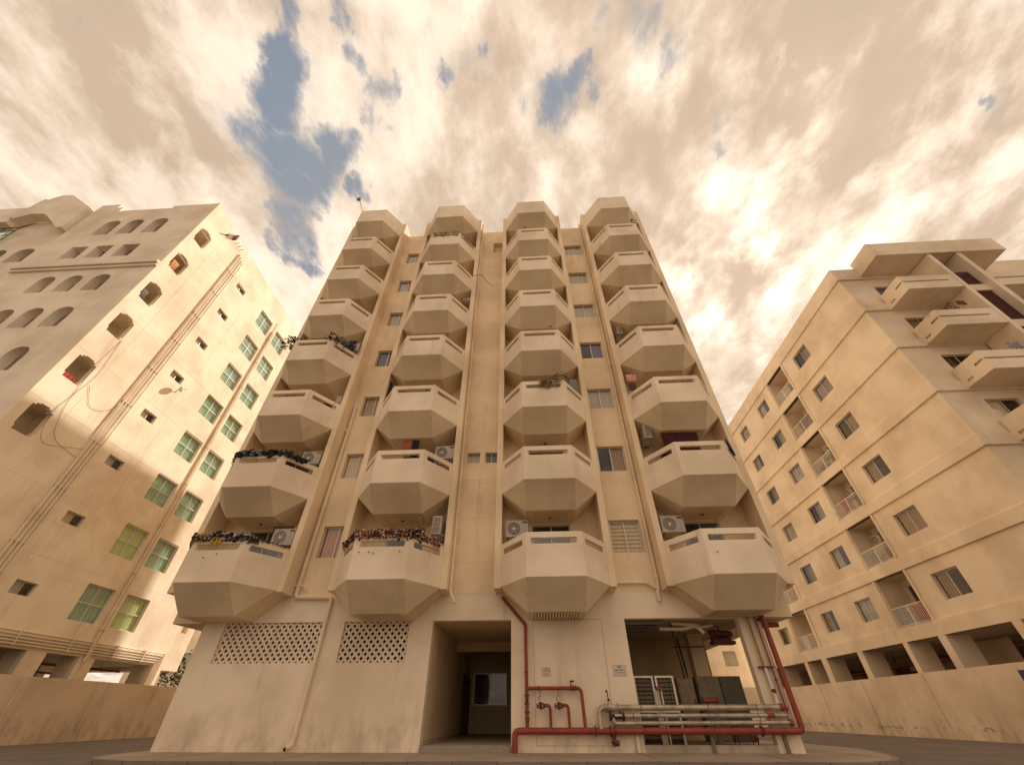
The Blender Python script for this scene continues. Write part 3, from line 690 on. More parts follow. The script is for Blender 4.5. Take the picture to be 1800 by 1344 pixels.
# ------------------------------------------------------------------ RIGHT BUILDING
XR, YR, ZR = 21.1, 2.1, 24.28; XW = XR+.09
right = thing('apartment_building', 'cream apartment block on the right with stepped cornices and projecting balconies', 'building', (28, 20, 0))
rh = []
cz = lambda k: 5.92+3.2*k
for k in range(6):
    rh += [('w', 8.28, cz(k), 1.72, 1.22), ('w', 15.1, cz(k), 1.6, 1.2), ('w', 19.25, cz(k), 1.55, 1.2)]
    rh += [('w', 26.1, cz(k), 1.7, 1.15), ('w', 31.0, cz(k), 1.6, 1.15)]
    rh += [('l', 11.85, cz(k)-.03, 2.5, 2.50), ('l', 23.2, cz(k)-.03, 2.6, 2.50)]
YE = 34.0
w_ = MB(); w_.wall((XW, YR+.09), (XW, YE), 3.96, 23.3, .22, (-1, 0), [(y-w/2-YR-.09, y+w/2-YR-.09, z-h/2, z+h/2) for _, y, z, w, h in rh])
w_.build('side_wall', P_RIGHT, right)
for k in range(6):                                    # projecting floor bands, the top one a deep parapet
    zb = 7.14+3.2*k; zt = zb+.62 if k < 5 else ZR
    bnd = MB(); bnd.box(XR-.02, XR+.3, YR-.02, YE, zb, zt); bnd.box(XR+.3, 37, YR-.02, YR+.3, zb, zt)
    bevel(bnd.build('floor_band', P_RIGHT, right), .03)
bnd = MB(); bnd.box(XR-.0, XR+.3, YR, YE, 3.96, 4.62); bnd.box(XR+.3, 37, YR, YR+.3, 3.96, 4.62); bnd.build('floor_band', P_RIGHT, right)
for k in range(6):
    for yy in (10.42, 13.16, 21.45, 24.6): MB().box(XR-.0, XW+.02, yy, yy+.15, 4.62+3.2*k, 7.14+3.2*k).build('pilaster', P_RIGHT, right)
    MB().box(XR-.0, XW+.02, 20.75, 21.0, 4.62+3.2*k, 7.14+3.2*k)
w_ = MB(); w_.wall((XW+.221, YR+.09), (37, YR+.09), 3.96, 23.3, .22, (0, -1), [(23.03-XW-.221, 24.7-XW-.221, 11.9+3.12*k-0*k, 13.0+3.12*k) for k in (-2, -1, 0, 1, 2, 3)])
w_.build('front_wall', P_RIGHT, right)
MB().box(XR+.3, 37, YR+.3, YE, 23.3, 23.5).build('roof', M_CONC, right)
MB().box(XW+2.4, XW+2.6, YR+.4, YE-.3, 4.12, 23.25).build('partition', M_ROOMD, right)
MB().box(XW+.3, 37, YE-.25, YE-.02, -.12, 23.25).build('end_wall', P_RIGHT, right)
MB().box(36.7, 37, YR+.35, YE-.3, -.12, 23.25).build('end_wall', P_RIGHT, right)
C_DKB = striped('dim_brown_curtain', (.36, .26, .17), (.22, .15, .09), 5); C_DKG = striped('dim_grey_curtain', (.46, .42, .36), (.30, .27, .22), 5)
gr = [C_DKB, C_DKG, C_DKB, C_BEIGE, None, C_DKB, C_BLUE]
gi = 0
rail = MB(); 
def rail_mesh(w):
    r = MB(); r.box(-w/2, w/2, -.02, .02, .92, .96); r.box(-w/2, w/2, -.02, .02, .04, .07)
    n = int(w/.125)
    for i in range(n+1): x = -w/2+w*i/n; r.box(x-.011, x+.011, -.011, .011, .07, .92)
    r.box(-.03, .03, -.03, .03, 0, .97); return r.mesh('railing', M_WHITE)
railm = rail_mesh(2.5)
for kind, y, z, w, h in rh:
    if kind == 'w': window(right, (XW+.14, y, z-h/2), w-.004, h-.004, R(-90), curt=gr[gi % 7], part=(.5, 1, .5)[gi % 3], side=gi % 2, fr=.045)
    else:
        q = MB(); q.wall((XW+1.5, y-w/2), (XW+1.5, y+w/2), z-h/2-.05, z+h/2+.05, .1, (-1, 0)); q.box(XW+.2, XW+1.6, y-w/2-.1, y-w/2, z-h/2, z+h/2); q.box(XW+.2, XW+1.6, y+w/2, y+w/2+.1, z-h/2, z+h/2)
        q.box(XW+.2, XW+1.6, y-w/2-.1, y+w/2+.1, z+h/2, z+h/2+.1); q.box(XW+.2, XW+1.6, y-w/2-.1, y+w/2+.1, z-h/2-.1, z-h/2); q.build('loggia', P_RIGHT, right)
        put('railing', railm, right, (XW+.06, y, z-h/2), R(-90))
        window(right, (XW+1.46, y+.2, z-h/2+.02), 1.5, 2.1, R(-90), gm=M_DGLASS, curt=C_BROWN, part=.5, name='sliding_door', fr=.05)
    gi += 1
for k in (-2, -1, 0, 1, 2, 3): window(right, (23.865, YR+.20, 11.9+3.12*k), 1.664, 1.096, 0, curt=gr[(k+3) % 7], part=.5)
# projecting front balconies with slots
def rbalc(x0, x1, y0, z0, z1):
    b = MB(); zs0, zs1 = z0+.62, z0+.74
    b.wall((x0, YR), (x0, y0), z0, z1, .12, (-1, 0), [(.22, .58, z0+.20, z0+.34), (YR-y0-.5, YR-y0+.0001, zs0, zs1)] if False else [(.22, .58, z0+.20, z0+.34), (1.0, 1.50, zs0, zs1)], (x0+.12, YR), (x0+.12, y0+.12))
    b.wall((x0, y0), (x1, y0), z0, z1, .12, (0, -1), [(.02, x1-x0-.45, zs0, zs1)], (x0+.12, y0+.12), (x1, y0+.12))
    b.box(x0+.002, x1, y0+.002, YR, z0-.002, z0+.14); return b
YBf = .56
for k in range(5):
    z0 = 20.0-3.17*k
    bevel(rbalc(22.70, 25.85, YBf, z0, z0+1.2).build('balcony', P_RIGHT, right, weld=True), .012); bevel(rbalc(28.0, 36.5, YBf, z0, z0+1.25).build('balcony', P_RIGHT, right, weld=True), .012)
    MB().cyl((24.4, 1.3, z0-.03), (24.4, 1.3, z0), .09).build('ceiling_lamp', M_WHITE, right)
    MB().box(26.13, 27.68, .9, YR, z0, z0+.55).build('stair_landing', P_RIGHT, right)
    # red brown grille between the fins: each bar joined as one panel
    q = MB(); zz0, zz1 = z0+.56 if k == 0 else z0+.56, z0+1.95 if k == 0 else z0+3.16
    zz0 = z0+.55
    for i in range(11): q.box(26.2+i*.148, 26.245+i*.148, .98, 1.03, zz0, zz1)
    n = int((zz1-zz0)/.13)
    for i in range(n): q.box(26.15, 27.66, 1.0, 1.06, zz0+.03+i*.13, zz0+.075+i*.13)
    q.build('stair_grille', M_LATT, right); MB().box(26.14, 27.67, 1.3, 1.34, zz0, zz1).build('stair_back_wall', M_LATT, right)
for a, c in ((25.88, 26.13), (27.68, 27.99)): bevel(MB().box(a, c, YBf-.01, YR, 3.97, 23.38).build('fin_wall', P_RIGHT, right), .012)
can = MB(); can.box(22.72, 30.75, .46, .60, 23.40, 24.72); can.box(22.721, 22.86, .60, YR, 23.401, 24.721); can.box(30.61, 30.749, .60, YR, 23.401, 24.721); can.box(22.86, 30.61, .60, YR, 23.42, 23.55)
bevel(can.build('roof_canopy', P_RIGHT, right), .012)
MB().cyl((24.4, 1.3, 23.37), (24.4, 1.3, 23.42), .09).build('ceiling_lamp', M_WHITE, right)
q = MB(); q.box(31.5, 37, YR+.2, YR+6, 23.5, 24.75); q.build('roof_block', P_RIGHT, right)
# ground floor of right building
q = MB(); cols = [(6.12, 6.57+.0), (10.34, 10.82), (13.11, 13.47), (17.24, 17.79), (21.44, 22.12), (24.14, 24.6), (28.4, 28.9), (33.4, 34)]
for a, c in cols: q.box(XR, XR+1.25, a, c, -.12, 3.955)
q.box(XR, XR+.6, YR, YR+.5, -.12, 3.955)
q.box(XR+.31, 37, YR+.31, YE, 3.97, 4.1)
for yy in (8, 15, 23): q.box(26, 26.6, yy, yy+.6, -.12, 3.96)
q.box(30, 30.3, YR+1, 12.5, -.12, 3.96); q.box(30, 30.3, 14.5, 16.0, -.12, 3.96); q.box(30, 30.3, 18.5, 26, -.12, 3.96)
q.box(24.5, 24.6, 10.8, 13.3, -.12, 3.9)
q.build('parking_level', P_RIGHT, right)
for sgn, yy, zz, lab in ((0, 4.5, 3.5, 'thick red fire pipe under the parking ceiling nearest the blue sign'), (1, 14.0, 3.35, 'red fire pipe under the parking ceiling of the right block, middle bays'), (2, 23.0, 3.2, 'red fire pipe in the farthest parking bays of the right block')):
    t_ = thing('parking_fire_pipe', lab, 'pipe', (24, yy, zz))
    MB().tube([(22.6, yy+.2, zz), (29.5, yy+.9, zz)], .10).build('pipe_run', M_RED, t_, True); MB().tube([(23.0, yy-2.8, zz-.2), (23.0, yy+4.5, zz-.2)], .09).build('pipe_run', M_REDD, t_, True)
    for j in range(4): MB().cyl((23.0, yy-2+j*1.8, zz-.2), (23.0, yy-2+j*1.8, 3.96), .015, 6).build('hanger', M_REDD, t_)

# ------------------------------------------------------------------ boundary walls
def bwall(x, y0, y1, zt, side, pil, label, P_WALL=P_WALL):
    t = thing('boundary_wall', label, 'wall', (x, y0, 0)); s = side
    cuts = [y0]+pil+[y1]
    for a, c in zip(cuts, cuts[1:]):
        MB().box(min(x, x+.2*s), max(x, x+.2*s), a+.004, c-.004, -.15, zt).build('wall_panel', P_WALL, t)
    for p in pil: bevel(MB().box(min(x-.07*s, x+.15*s), max(x-.07*s, x+.15*s), p-.16, p+.16, -.15, zt-.012).build('pilaster', P_WALL, t), .01)
    return t
bwall(-21.8, -22, 32, 2.10, -1, [-14, -9, -4.5, .6, 4.95, 8.75, 12.5, 17, 22, 27], 'low cream boundary wall with pilasters in front of the left block', P_WALL2)
bwall(19.8, -22, 40, 2.44, 1, [-14, -9, -4, 1.2, 6.5, 11.7, 16.75, 21.5, 27, 33], 'low cream boundary wall with peeling paint before the right block')
sg = thing('wall_sign', 'dark blue sign fixed to the right boundary wall at the photo edge', 'sign', (19.72, 5.5, 1.9))
MB().box(19.68, 19.73, 4.3, 6.25, 1.45, 2.18).build('sign_board', M_NAVY, sg); 
q = MB(); q.box(19.672, 19.68, 5.65, 5.85, 1.95, 2.0); q.box(19.672, 19.68, 5.7, 5.75, 1.85, 2.1); q.box(19.672, 19.68, 4.7, 5.45, 1.92, 2.04); q.build('sign_mark', M_SIGNW, sg)

# ------------------------------------------------------------------ far buildings
def far_building(name, label, x0, x1, y0, y1, z1, wins):
    t = thing(name, label, 'building', ((x0+x1)/2, y0, 0))
    b = MB(); b.wall((x0, y0), (x1, y0), -.12, z1, .3, (0, -1), [(a-x0, c-x0, z, z+1.3) for a, c, z in wins]); b.wall((x0, y1), (x0, y0+.301), -.12, z1, .3, (-1, 0)); b.wall((x1, y0+.301), (x1, y1), -.12, z1, .3, (1, 0)); b.wall((x1-.301, y1), (x0+.301, y1), -.12, z1, .3, (0, 1)); b.build('wall', P_REAR, t)
    MB().box(x0+.3, x1-.3, y0+.3, y1-.3, z1-.3, z1-.1).build('roof', M_CONC, t)
    MB().box(x0-.1, x1+.1, y0-.1, y1+.1, z1+.002, z1+.25).build('cornice', P_REAR, t)
    for a, c, z in wins: window(t, ((a+c)/2, y0+.15, z), c-a-.004, 1.296, curt=C_GREY)
    return t
far_building('rear_building', 'pale building beyond the plant room, seen through its open side', 11.0, 21.6, 36, 46, 8.6, [(a, a+1.3, z) for a in (12.2, 15.2, 19.3) for z in (4.6,)])
far_building('rear_building', 'pale building glimpsed behind the gap left of the central block', -40, -24.5, 30, 44, 11, [(a, a+1.5, z) for a in (-27.0, -31, -35) for z in (4.2, 7.6)])
MB().box(8.5, 19.5, 29.0, 29.2, -.12, 2.6).build('yard_wall', P_REAR)
tag(bpy.data.objects['yard_wall'], 'low pale wall closing the yard behind the plant room', 'wall')
# tree behind left wall
def tree(name, label, x, y, h, r, n=900):
    t = thing(name, label, 'tree', (x, y, -.12))
    q = MB(); q.tube([(x, y, -.12), (x+.1, y, h*.4), (x, y+.1, h*.75)], [.14, .10, .05], 8)
    for i in range(7):
        a = i*.9; q.tube([(x, y, h*.35+.05*i), (x+math.cos(a)*r*.7, y+math.sin(a)*r*.7, h*.6+.08*i)], [.05, .015], 6)
    q.build('trunk', M_BARK, t, True)
    q = MB(); cl = [(Vector((rnd.gauss(0, .45)*r, rnd.gauss(0, .45)*r, h*.72+rnd.gauss(0, .2)*h)), rnd.uniform(.25, .5)*r) for _ in range(16)]
    for i in range(n):
        c, rr = rnd.choice(cl); p = c+Vector((rnd.gauss(0, .5), rnd.gauss(0, .5), rnd.gauss(0, .4)))*rr+Vector((x, y, 0))
        d = Vector((rnd.uniform(-1, 1), rnd.uniform(-1, 1), rnd.uniform(-1, .6))).normalized(); e_ = d.orthogonal().normalized()*.05; d *= .12
        q.quad(p-d, p+e_, p+d, p-e_)
    q.build('crown', M_LEAF, t, kind='stuff'); return t
tree('leafy_tree', 'dusty green tree behind the left boundary wall beside the sunlit block', -23.9, 18.5, 3.6, 2.2, 2600)
tree('leafy_tree', 'dark green tree farther back past the end of the left block', -21.0, 25.0, 4.0, 1.8, 1800)

# ------------------------------------------------------------------ downpipes on the main facade
def bend(p, q_, r_, n=5):
    """round off polyline corners"""
    return p
def rounded(path, rad=.12, n=4):
    path = [Vector(p) for p in path]; out = [path[0]]
    for a, c, d in zip(path, path[1:], path[2:]):
        r1 = min(rad, (a-c).length*.45, (d-c).length*.45); p0 = c+(a-c).normalized()*r1; p1 = c+(d-c).normalized()*r1
        for i in range(n+1):
            t = i/n; out.append(p0*(1-t)**2+c*2*t*(1-t)+p1*t*t)
    out.append(path[-1]); return out
dp = thing('downpipe', 'cream downpipe jogging left of the two lattice screens down to the pavement', 'pipe', (-7.05, -.1, 0))
MB().tube(rounded([(-8.33, -.10, 12.2), (-8.33, -.10, 3.92), (-7.03, -.10, 3.90), (-7.06, -.10, .14), (-7.12, -.34, .08)], .1), .068, 12).build('pipe_run', M_PVC, dp, True)
MB().tube(rounded([(-8.55, -.12, 4.3), (-8.1, -.13, 4.27), (-8.02, -.13, 4.1)], .06), .03, 8).build('stub_pipe', M_PVC, dp, True)
MB().tube(rounded([(-8.47, -.2, 10.95), (-8.47, -.12, 10.75), (-8.33, -.10, 10.7)], .05), .045, 8).build('stub_pipe', M_PVC, dp, True)
for z in (11.5, 9.6, 7.6, 5.6): MB().cyl((-8.33, -.10, z), (-8.33, -.10, z+.06), .073).build('collar', M_PVC, dp, True)
for z in (3.2, 1.35, .35): MB().cyl((-7.05, -.10, z), (-7.05, -.10, z+.06), .073).build('collar', M_PVC, dp, True)
MB().cyl((-7.122, -.345, .078), (-7.124, -.352, .077), .045).build('pipe_mouth', M_DARK, dp)
dp = thing('downpipe', 'cream downpipe beside the second balcony column ending in a short spout', 'pipe', (-2.87, -.4, 3.7))
MB().tube(rounded([(-2.865, -.42, 28.3), (-2.865, -.42, 3.95), (-2.70, -.42, 3.62)], .05), .05, 12).build('pipe_run', M_PVC, dp, True)
for z in [4.2+2.4*i for i in range(10)]: MB().cyl((-2.865, -.42, z), (-2.865, -.42, z+.05), .062).build('collar', M_PVC, dp, True)
dp = thing('downpipe', 'cream downpipe beside the fourth balcony column joined by a side branch', 'pipe', (4.10, -.1, 3.7))
MB().tube(rounded([(4.12, -.10, 28.2), (4.12, -.10, 4.1), (4.06, -.10, 3.9), (4.06, -.10, 3.66)], .05), .058, 12).build('pipe_run', M_PVC, dp, True)
MB().tube(rounded([(2.64, -.10, 4.22), (3.75, -.10, 4.22), (4.06, -.10, 4.02)], .12), .045, 10).build('branch_pipe', M_PVC, dp, True)
for z in (4.35, 8.1, 10.9, 14.2, 17.0, 20.0, 23.2, 26.2): MB().cyl((4.12, -.10, z), (4.12, -.10, z+.1), .075).build('collar', M_PVC, dp, True)

# ------------------------------------------------------------------ fire mains
YP = -.17
def flange(mb, p, ax, r=.075, t=.025):
    p = Vector(p); a = Vector(ax).normalized()*t; mb.cyl(p-a, p+a, r, 14); return mb
fp = thing('fire_pipes', 'red fire main with riser and two hose outlets on the wall by the doorway', 'pipes', (-.7, YP, 0))
MB().tube(rounded([(-.73, YP, -.01), (-.73, YP, .455), (7.12, YP, .455), (7.12, YP, 3.19)], .13, 5), .078, 14).build('main_pipe', M_RED, fp, True)
MB().tube(rounded([(-1.14, -.12, 3.83), (-.375, -.12, 3.02), (-.375, YP, .50)], .06), .052, 12).build('riser_pipe', M_RED, fp, True)
MB().tube(rounded([(-.37, YP, 1.40), (1.22, YP, 1.40), (1.25, YP, .46)], .13, 5), .047, 12).build('branch_pipe', M_RED, fp, True)
for x in (.29, .81): MB().tube(rounded([(x-.20, YP-.03, 1.01), (x, YP, 1.01), (x, YP, .46)], .09, 4), .042, 12).build('hose_outlet', M_RED, fp, True)
for x in (.02, .54):
    v = MB(); flange(v, (x, YP-.04, 1.0), (1, 0, 0), .07, .05); flange(v, (x+.10, YP-.04, 1.0), (1, 0, 0), .055, .02); flange(v, (x-.10, YP-.04, 1.0), (1, 0, 0), .055, .02); v.cyl((x, YP-.04, 1.0), (x, YP-.20, 1.0), .045)
    for i in range(8): a = i*math.pi/4; v.obox((x+.01+math.cos(a)*.075, YP-.09, 1.0+math.sin(a)*.075), (.018, 0, 0), (0, .02, 0), (0, 0, .018))
    v.build('hose_valve', M_REDD, fp, True)
    MB().tube([(x+.0, YP, 1.35), (x+.0, YP, 1.22), (x-.05, YP-.02, 1.2), (x-.03, YP-.03, 1.06)], .009, 6).build('drain_tube', M_REDD, fp)
v = MB()
for z in (1.78, 1.24, 1.05, .86, .72): flange(v, (-.375, YP, z), (0, 0, 1), .078 if z < 1.3 else .062, .015)
v.cyl((-.375, YP, .70), (-.375, YP-.11, .70), .05); v.cyl((-.375, YP, 1.10), (-.375, YP-.1, 1.16), .03); v.build('riser_flanges', M_REDD, fp, True)
v = MB()
for x in (-.02, .92, 1.0, 1.06): flange(v, (x, YP, 1.40), (1, 0, 0), .07, .014)
v.cyl((.94, YP, 1.4), (.94, YP, 1.56), .016); v.cyl((.90, YP, 1.56), (1.03, YP-.02, 1.56), .022); v.build('gate_valve', M_REDD, fp, True)
v = MB()
for x in (1.52, 1.93, 2.06, 6.03): flange(v, (x, YP, .455), (1, 0, 0), .115, .015)
v.build('main_flanges', M_REDD, fp, True)
v = MB(); v.cyl((2.0, YP, .45), (2.0, YP, .14), .055); v.cyl((1.93, YP-.05, .26), (2.12, YP-.05, .20), .06)
for i in range(6): v.obox((1.99+rnd.uniform(-.06, .06), YP-.04, .18+i*.04), (.03, 0, 0), (0, .04, 0), (0, 0, .018))
v.build('drain_valve', M_REDD, fp)
# silver pipes
sp = thing('water_pipes', 'three silver water pipes stacked above the red main across the plant room', 'pipes', (4, YP, .6))
MB().tube(rounded([(1.68, YP, .50), (1.68, YP, .955), (6.70, YP, .955)], .14, 5), .068, 14).build('water_pipe', M_SILV, sp, True)
MB().tube([(2.10, YP, .775), (6.86, YP, .785)], .050, 12).build('water_pipe', M_SILV, sp, True)
MB().tube(rounded([(2.05, YP, .74), (2.07, YP, .615), (6.86, YP, .63)], .07, 4), .050, 12).build('water_pipe', M_SILV, sp, True)
v = MB(); v.cyl((1.84, YP, .955), (1.87, YP, .955), .11); v.cyl((1.92, YP, .955), (2.10, YP, .955), .09); v.cyl((2.20, YP, .955), (2.225, YP, .955), .105); v.cyl((2.0, YP, 1.0), (2.0, YP, 1.10), .055); v.build('valve_body', M_SILV, sp, True)
v = MB(); v.cyl((1.98, YP, 1.08), (1.98, YP, 1.15), .035); v.tube([(1.98, YP, 1.12), (1.96, YP-.01, 1.30)], .014, 8); v.cyl((1.95, YP, 1.30), (1.95, YP, 1.35), .03); v.build('valve_lever', M_BLACK, sp)
v = MB(); v.cyl((1.98, YP, .9), (1.98, YP, .72), .028)
for x in (1.97, 2.03, 2.09, 2.33): pass
v.cyl((1.96, YP, .745), (2.30, YP, .765), .05); flange(v, (1.97, YP, .745), (1, 0, 0), .075, .02); flange(v, (2.34, YP, .765), (1, 0, 0), .095, .028); flange(v, (2.26, YP, .87), (1, 0, 0), .05, .012); v.build('check_valve', M_BLACK, sp, True)
for fa, fb, fr_ in (((2.60, YP, .775), (2.63, YP, .775), .054), ((6.30, YP, .785), (6.5, YP, .785), .054), ((6.70, YP, .955), (6.80, YP, .955), .085), ((6.84, YP, .63), (6.92, YP, .63), .085), ((6.80, YP-.03, .955), (6.90, YP-.09, .92), .045)): MB().cyl(fa, fb, fr_).build('red_fitting', M_RED, sp, True)
for x, zt in ((2.66, .38), (4.68, 1.02), (6.62, .38)):
    t_ = thing('pipe_stand', {2.66: 'short steel channel post under the pipes left of the plant room', 4.68: 'tall steel channel post carrying the pipes midway across the plant room', 6.62: 'short steel channel post under the pipes by the corner column'}[x], 'pipe stand', (x, -.1, 0))
    MB().box(x-.045, x+.045, -.08, -.065, 0, zt).box(x-.045, x-.03, -.0649, -.02, 0, zt-.001).box(x+.03, x+.045, -.0649, -.02, 0, zt-.001).build('post', M_CAB if x > 3 else M_PVC, t_)
    MB().box(x-.07, x+.07, -.12, .0, 0, .012).build('foot_plate', M_CAB, t_)
# cables and ties round the pipes
cb = thing('cable_ties', 'thin dark wire ties looped round the silver and red pipes', 'wire', (4, YP, .5))
for x in (2.85, 4.72, 6.05):
    pts = [(x+.02*math.sin(i*1.3), YP-.085+.02*math.cos(i), 1.04-i*.052) for i in range(13)]
    MB().tube(pts, .007, 5).build('wire_tie', M_WIRE, cb)
# pipes on the corner column
cpz = thing('corner_pipes', 'ochre and thin red pipes climbing the corner column', 'pipes', (6.8, -.1, 1))
MB().tube([(6.70, -.08, 3.17), (6.70, -.08, 1.9), (6.72, -.08, 1.0)], .035, 10).build('ochre_pipe', M_YELL, cpz, True)
MB().tube([(6.72, -.08, 1.88), (6.73, -.09, 1.02)], .048, 10).build('lagging', M_WHITE, cpz, True)
MB().tube([(6.92, -.08, 3.17), (6.92, -.08, .80)], .022, 8).build('thin_red_pipe', M_RED, cpz, True)
v = MB(); v.box(6.55, 6.98, -.13, 0, 1.86, 1.90); v.cyl((6.72, -.09, 1.32), (6.74, -.16, 1.32), .05); v.cyl((6.92, -.08, 1.55), (6.92, -.08, 1.6), .035); v.build('pipe_bracket', M_REDD, cpz)
v = MB(); v.tube([(6.7, .4, 3.0), (7.9, .6, 3.05)], .07); v.tube([(7.12, YP, 3.12), (7.12, .9, 3.1), (7.9, .95, 3.08)], .06); v.tube([(6.8, 0.2, 3.1), (7.2, -.1, 3.12)], .05); v.build('overhead_pipes', M_RED, cpz, True)
# reel / red valve box hanging in plant room
t_ = thing('hose_reel', 'dark red equipment hanging from the plant room ceiling by the open side', 'equipment', (6.3, 1.6, 2.8))
MB().tube([(5.9, 1.3, 2.95), (6.75, 1.7, 2.95)], .09).tube([(6.0, 1.5, 2.78), (6.7, 1.8, 2.78)], .10).build('drum', M_REDD, t_, True); MB().box(5.95, 6.7, 1.35, 1.7, 2.62, 2.72).build('tray', M_REDD, t_); MB().cyl((6.3, 1.5, 2.95), (6.3, 1.5, 3.17), .02).build('hanger', M_REDD, t_)
# meter cage
cg = thing('meter_cage', 'two door cage with white frames around rows of meters in the plant room', 'cage', (3.5, .55, .1))
for x0, x1 in ((2.90, 3.50), (3.56, 4.12)):
    d = MB(); d.box(x0, x0+.05, .48, .52, .1, 1.72); d.box(x1-.05, x1, .48, .52, .1, 1.72); d.box(x0+.05, x1-.05, .481, .519, 1.67, 1.719); d.box(x0+.05, x1-.05, .481, .519, .1, .15); d.box(x0+.05, x1-.05, .481, .519, .85, .89)
    d = d.build('cage_door', M_WHITE, cg)
    mm = MB()
    for i in range(20): mm.box(x0+.05, x1-.05, .497, .503, .18+i*.075, .186+i*.075)
    for i in range(8): xx = x0+.05+(x1-x0-.1)*(i+.5)/8; mm.box(xx-.003, xx+.003, .497, .503, .15, 1.67)
    mm.build('mesh_infill', M_CAB, cg)
mt = MB().box(-.055, .055, -.05, .0, -.03, .03).mesh('meter', M_TAN)
for i in range(9):
    for j in range(14): put('meter', mt, cg, (2.99+i*.132, .66+rnd.uniform(-.01, .01), .3+j*.1))
MB().box(2.92, 4.1, .68, .72, .1, 1.7).build('meter_board', M_DARK, cg)
for x in (3.50, 3.66): 
    t_ = thing('riser_pipe', 'pale vertical pipe with red valve in front of the meter cage' if x < 3.6 else 'second pale vertical pipe right of the red valve by the meter cage', 'pipe', (x, .4, .1))
    MB().cyl((x, .40, .1), (x, .40, 1.38), .026).build('pipe_run', M_PVC, t_, True)
    if x < 3.6: MB().cyl((x+.02, .33, 1.40), (x+.16, .33, 1.40), .035).cyl((x+.09, .33, 1.36), (x+.09, .33, 1.46), .05).build('valve', M_RED, t_, True)
# cabinets
def cabinet(x0, x1, y, z0, z1, mat, label, open_=False):
    t = thing('electrical_cabinet', label, 'cabinet', ((x0+x1)/2, y, z0))
    bevel(MB().box(x0, x1, y, y+.5, z0, z1).build('body', mat, t), .01)
    bevel(MB().box(x0+.02, x1-.02, y-.02, y-.001, z0+.03, z1-.03).build('door', mat, t), .006)
    MB().box(x1-.09, x1-.06, y-.045, y-.021, (z0+z1)/2-.06, (z0+z1)/2+.06).build('handle', M_BLACK, t)
    for zz in (z0+.2, z1-.2): MB().cyl((x0+.03, y-.03, zz-.04), (x0+.03, y-.03, zz+.04), .012, 8).build('hinge', M_BLACK, t)
    return t
cabinet(4.50, 5.02, 1.55, .5, 1.73, M_TAN, 'narrow tan electrical cabinet right of the meter cage')
cabinet(5.12, 5.84, 1.5, .16, 1.76, M_CAB, 'mottled grey brown cabinet in the middle of the plant room')
cabinet(5.86, 6.54, 1.5, .16, 1.76, simple('cabinet_olive', (.115, .105, .07), .5, .2, .25, 2), 'dark olive cabinet nearest the corner column')
t_ = thing('pump', 'bright red pump behind the top silver pipe in front of the cabinets', 'pump', (5.25, .9, 1.0))
MB().cyl((5.0, .9, 1.13), (5.42, .9, 1.13), .06).cyl((4.98, .9, 1.13), (5.0, .9, 1.13), .085).cyl((5.40, .9, 1.13), (5.43, .9, 1.13), .08).build('motor', M_RED, t_, True); MB().box(5.15, 5.27, .86, .94, .1, 1.07).build('stand', M_CAB, t_)
# loose conduits
cd_ = thing('plant_room_conduits', 'dark conduits and cream drain fittings under the plant room ceiling', 'pipes', (4.8, 1.2, 2.9))
for cpath, cr in (([(4.55, 1.0, 3.16), (4.75, 1.45, 1.7)], .028), ([(5.25, 3.0, 3.0), (5.30, 2.9, 1.7)], .035), ([(5.0, 3.2, 2.75), (6.2, 3.2, 2.75)], .02)): MB().tube(cpath, cr, 8).build('conduit', M_BLACK, cd_)
MB().tube(rounded([(4.1, .8, 3.0), (4.9, .9, 3.0), (5.3, .75, 3.08), (5.5, .7, 2.85)], .1), .055, 10).tube(rounded([(4.5, .7, 3.14), (5.4, .8, 3.1), (5.55, .9, 2.95)], .1), .045, 10).tube([(5.3, .7, 3.0), (5.95, 1.0, 3.12)], .04, 8).build('drain_fitting', M_PVC, cd_, True)
# small stand under the right cabinets
t_ = thing('valve_manifold', 'small rusty valve stand low in the plant room by the column', 'valves', (5.7, .6, .1))
v = MB()
for x in (5.5, 5.62, 6.0, 6.15): v.cyl((x, .6, .1), (x, .6, .42), .018, 8)
v.build('legs', M_REDD, t_); v = MB(); v.cyl((5.45, .6, .42), (6.25, .6, .42), .022)
for x in (5.56, 6.1): v.cyl((x, .5, .27), (x, .58, .27), .06)
v.build('manifold', M_REDD, t_, True)

# ------------------------------------------------------------------ signs on the wall
def text_mesh(body, size, mat, name='lettering'):
    cu = bpy.data.curves.new(name, 'FONT'); cu.body = body; cu.size = size; cu.extrude = .0008; cu.align_x = 'CENTER'; cu.align_y = 'CENTER'; cu.offset = size*.012
    o = bpy.data.objects.new(name, cu); COL.objects.link(o); dg = bpy.context.evaluated_depsgraph_get(); dg.update()
    me = bpy.data.meshes.new_from_object(o.evaluated_get(dg)); COL.objects.unlink(o); bpy.data.objects.remove(o)
    me.materials.clear(); me.materials.append(mat); me.name = name
    me.transform(Matrix.Rotation(R(90), 4, 'X')); return me
def sign(x0, x1, z0, z1, lines, label, border=True):
    t = thing('wall_notice', label, 'sign', ((x0+x1)/2, 0, (z0+z1)/2))
    MB().box(x0, x1, -.012, -.001, z0, z1).build('sign_plate', M_SIGNW, t)
    b = MB(); e = .006
    for a in ((x0, x1, z0, z0+e), (x0, x1, z1-e, z1), (x0, x0+e, z0, z1), (x1-e, x1, z0, z1)): b.box(a[0], a[1], -.0145, -.0125, a[2], a[3])
    b.build('sign_border', M_SIGNK, t)
    for s, sz, dz in lines: put('lettering', text_mesh(s, sz, M_SIGNK), t, ((x0+x1)/2, -.014, z1-dz))
sign(.095, .355, 1.70, 1.905, [('x  LIMS  x', .048, .035), ('CASTNE', .062, .09), ('SERVICE', .044, .16)], 'small white notice with three lines of black lettering beside the red riser')
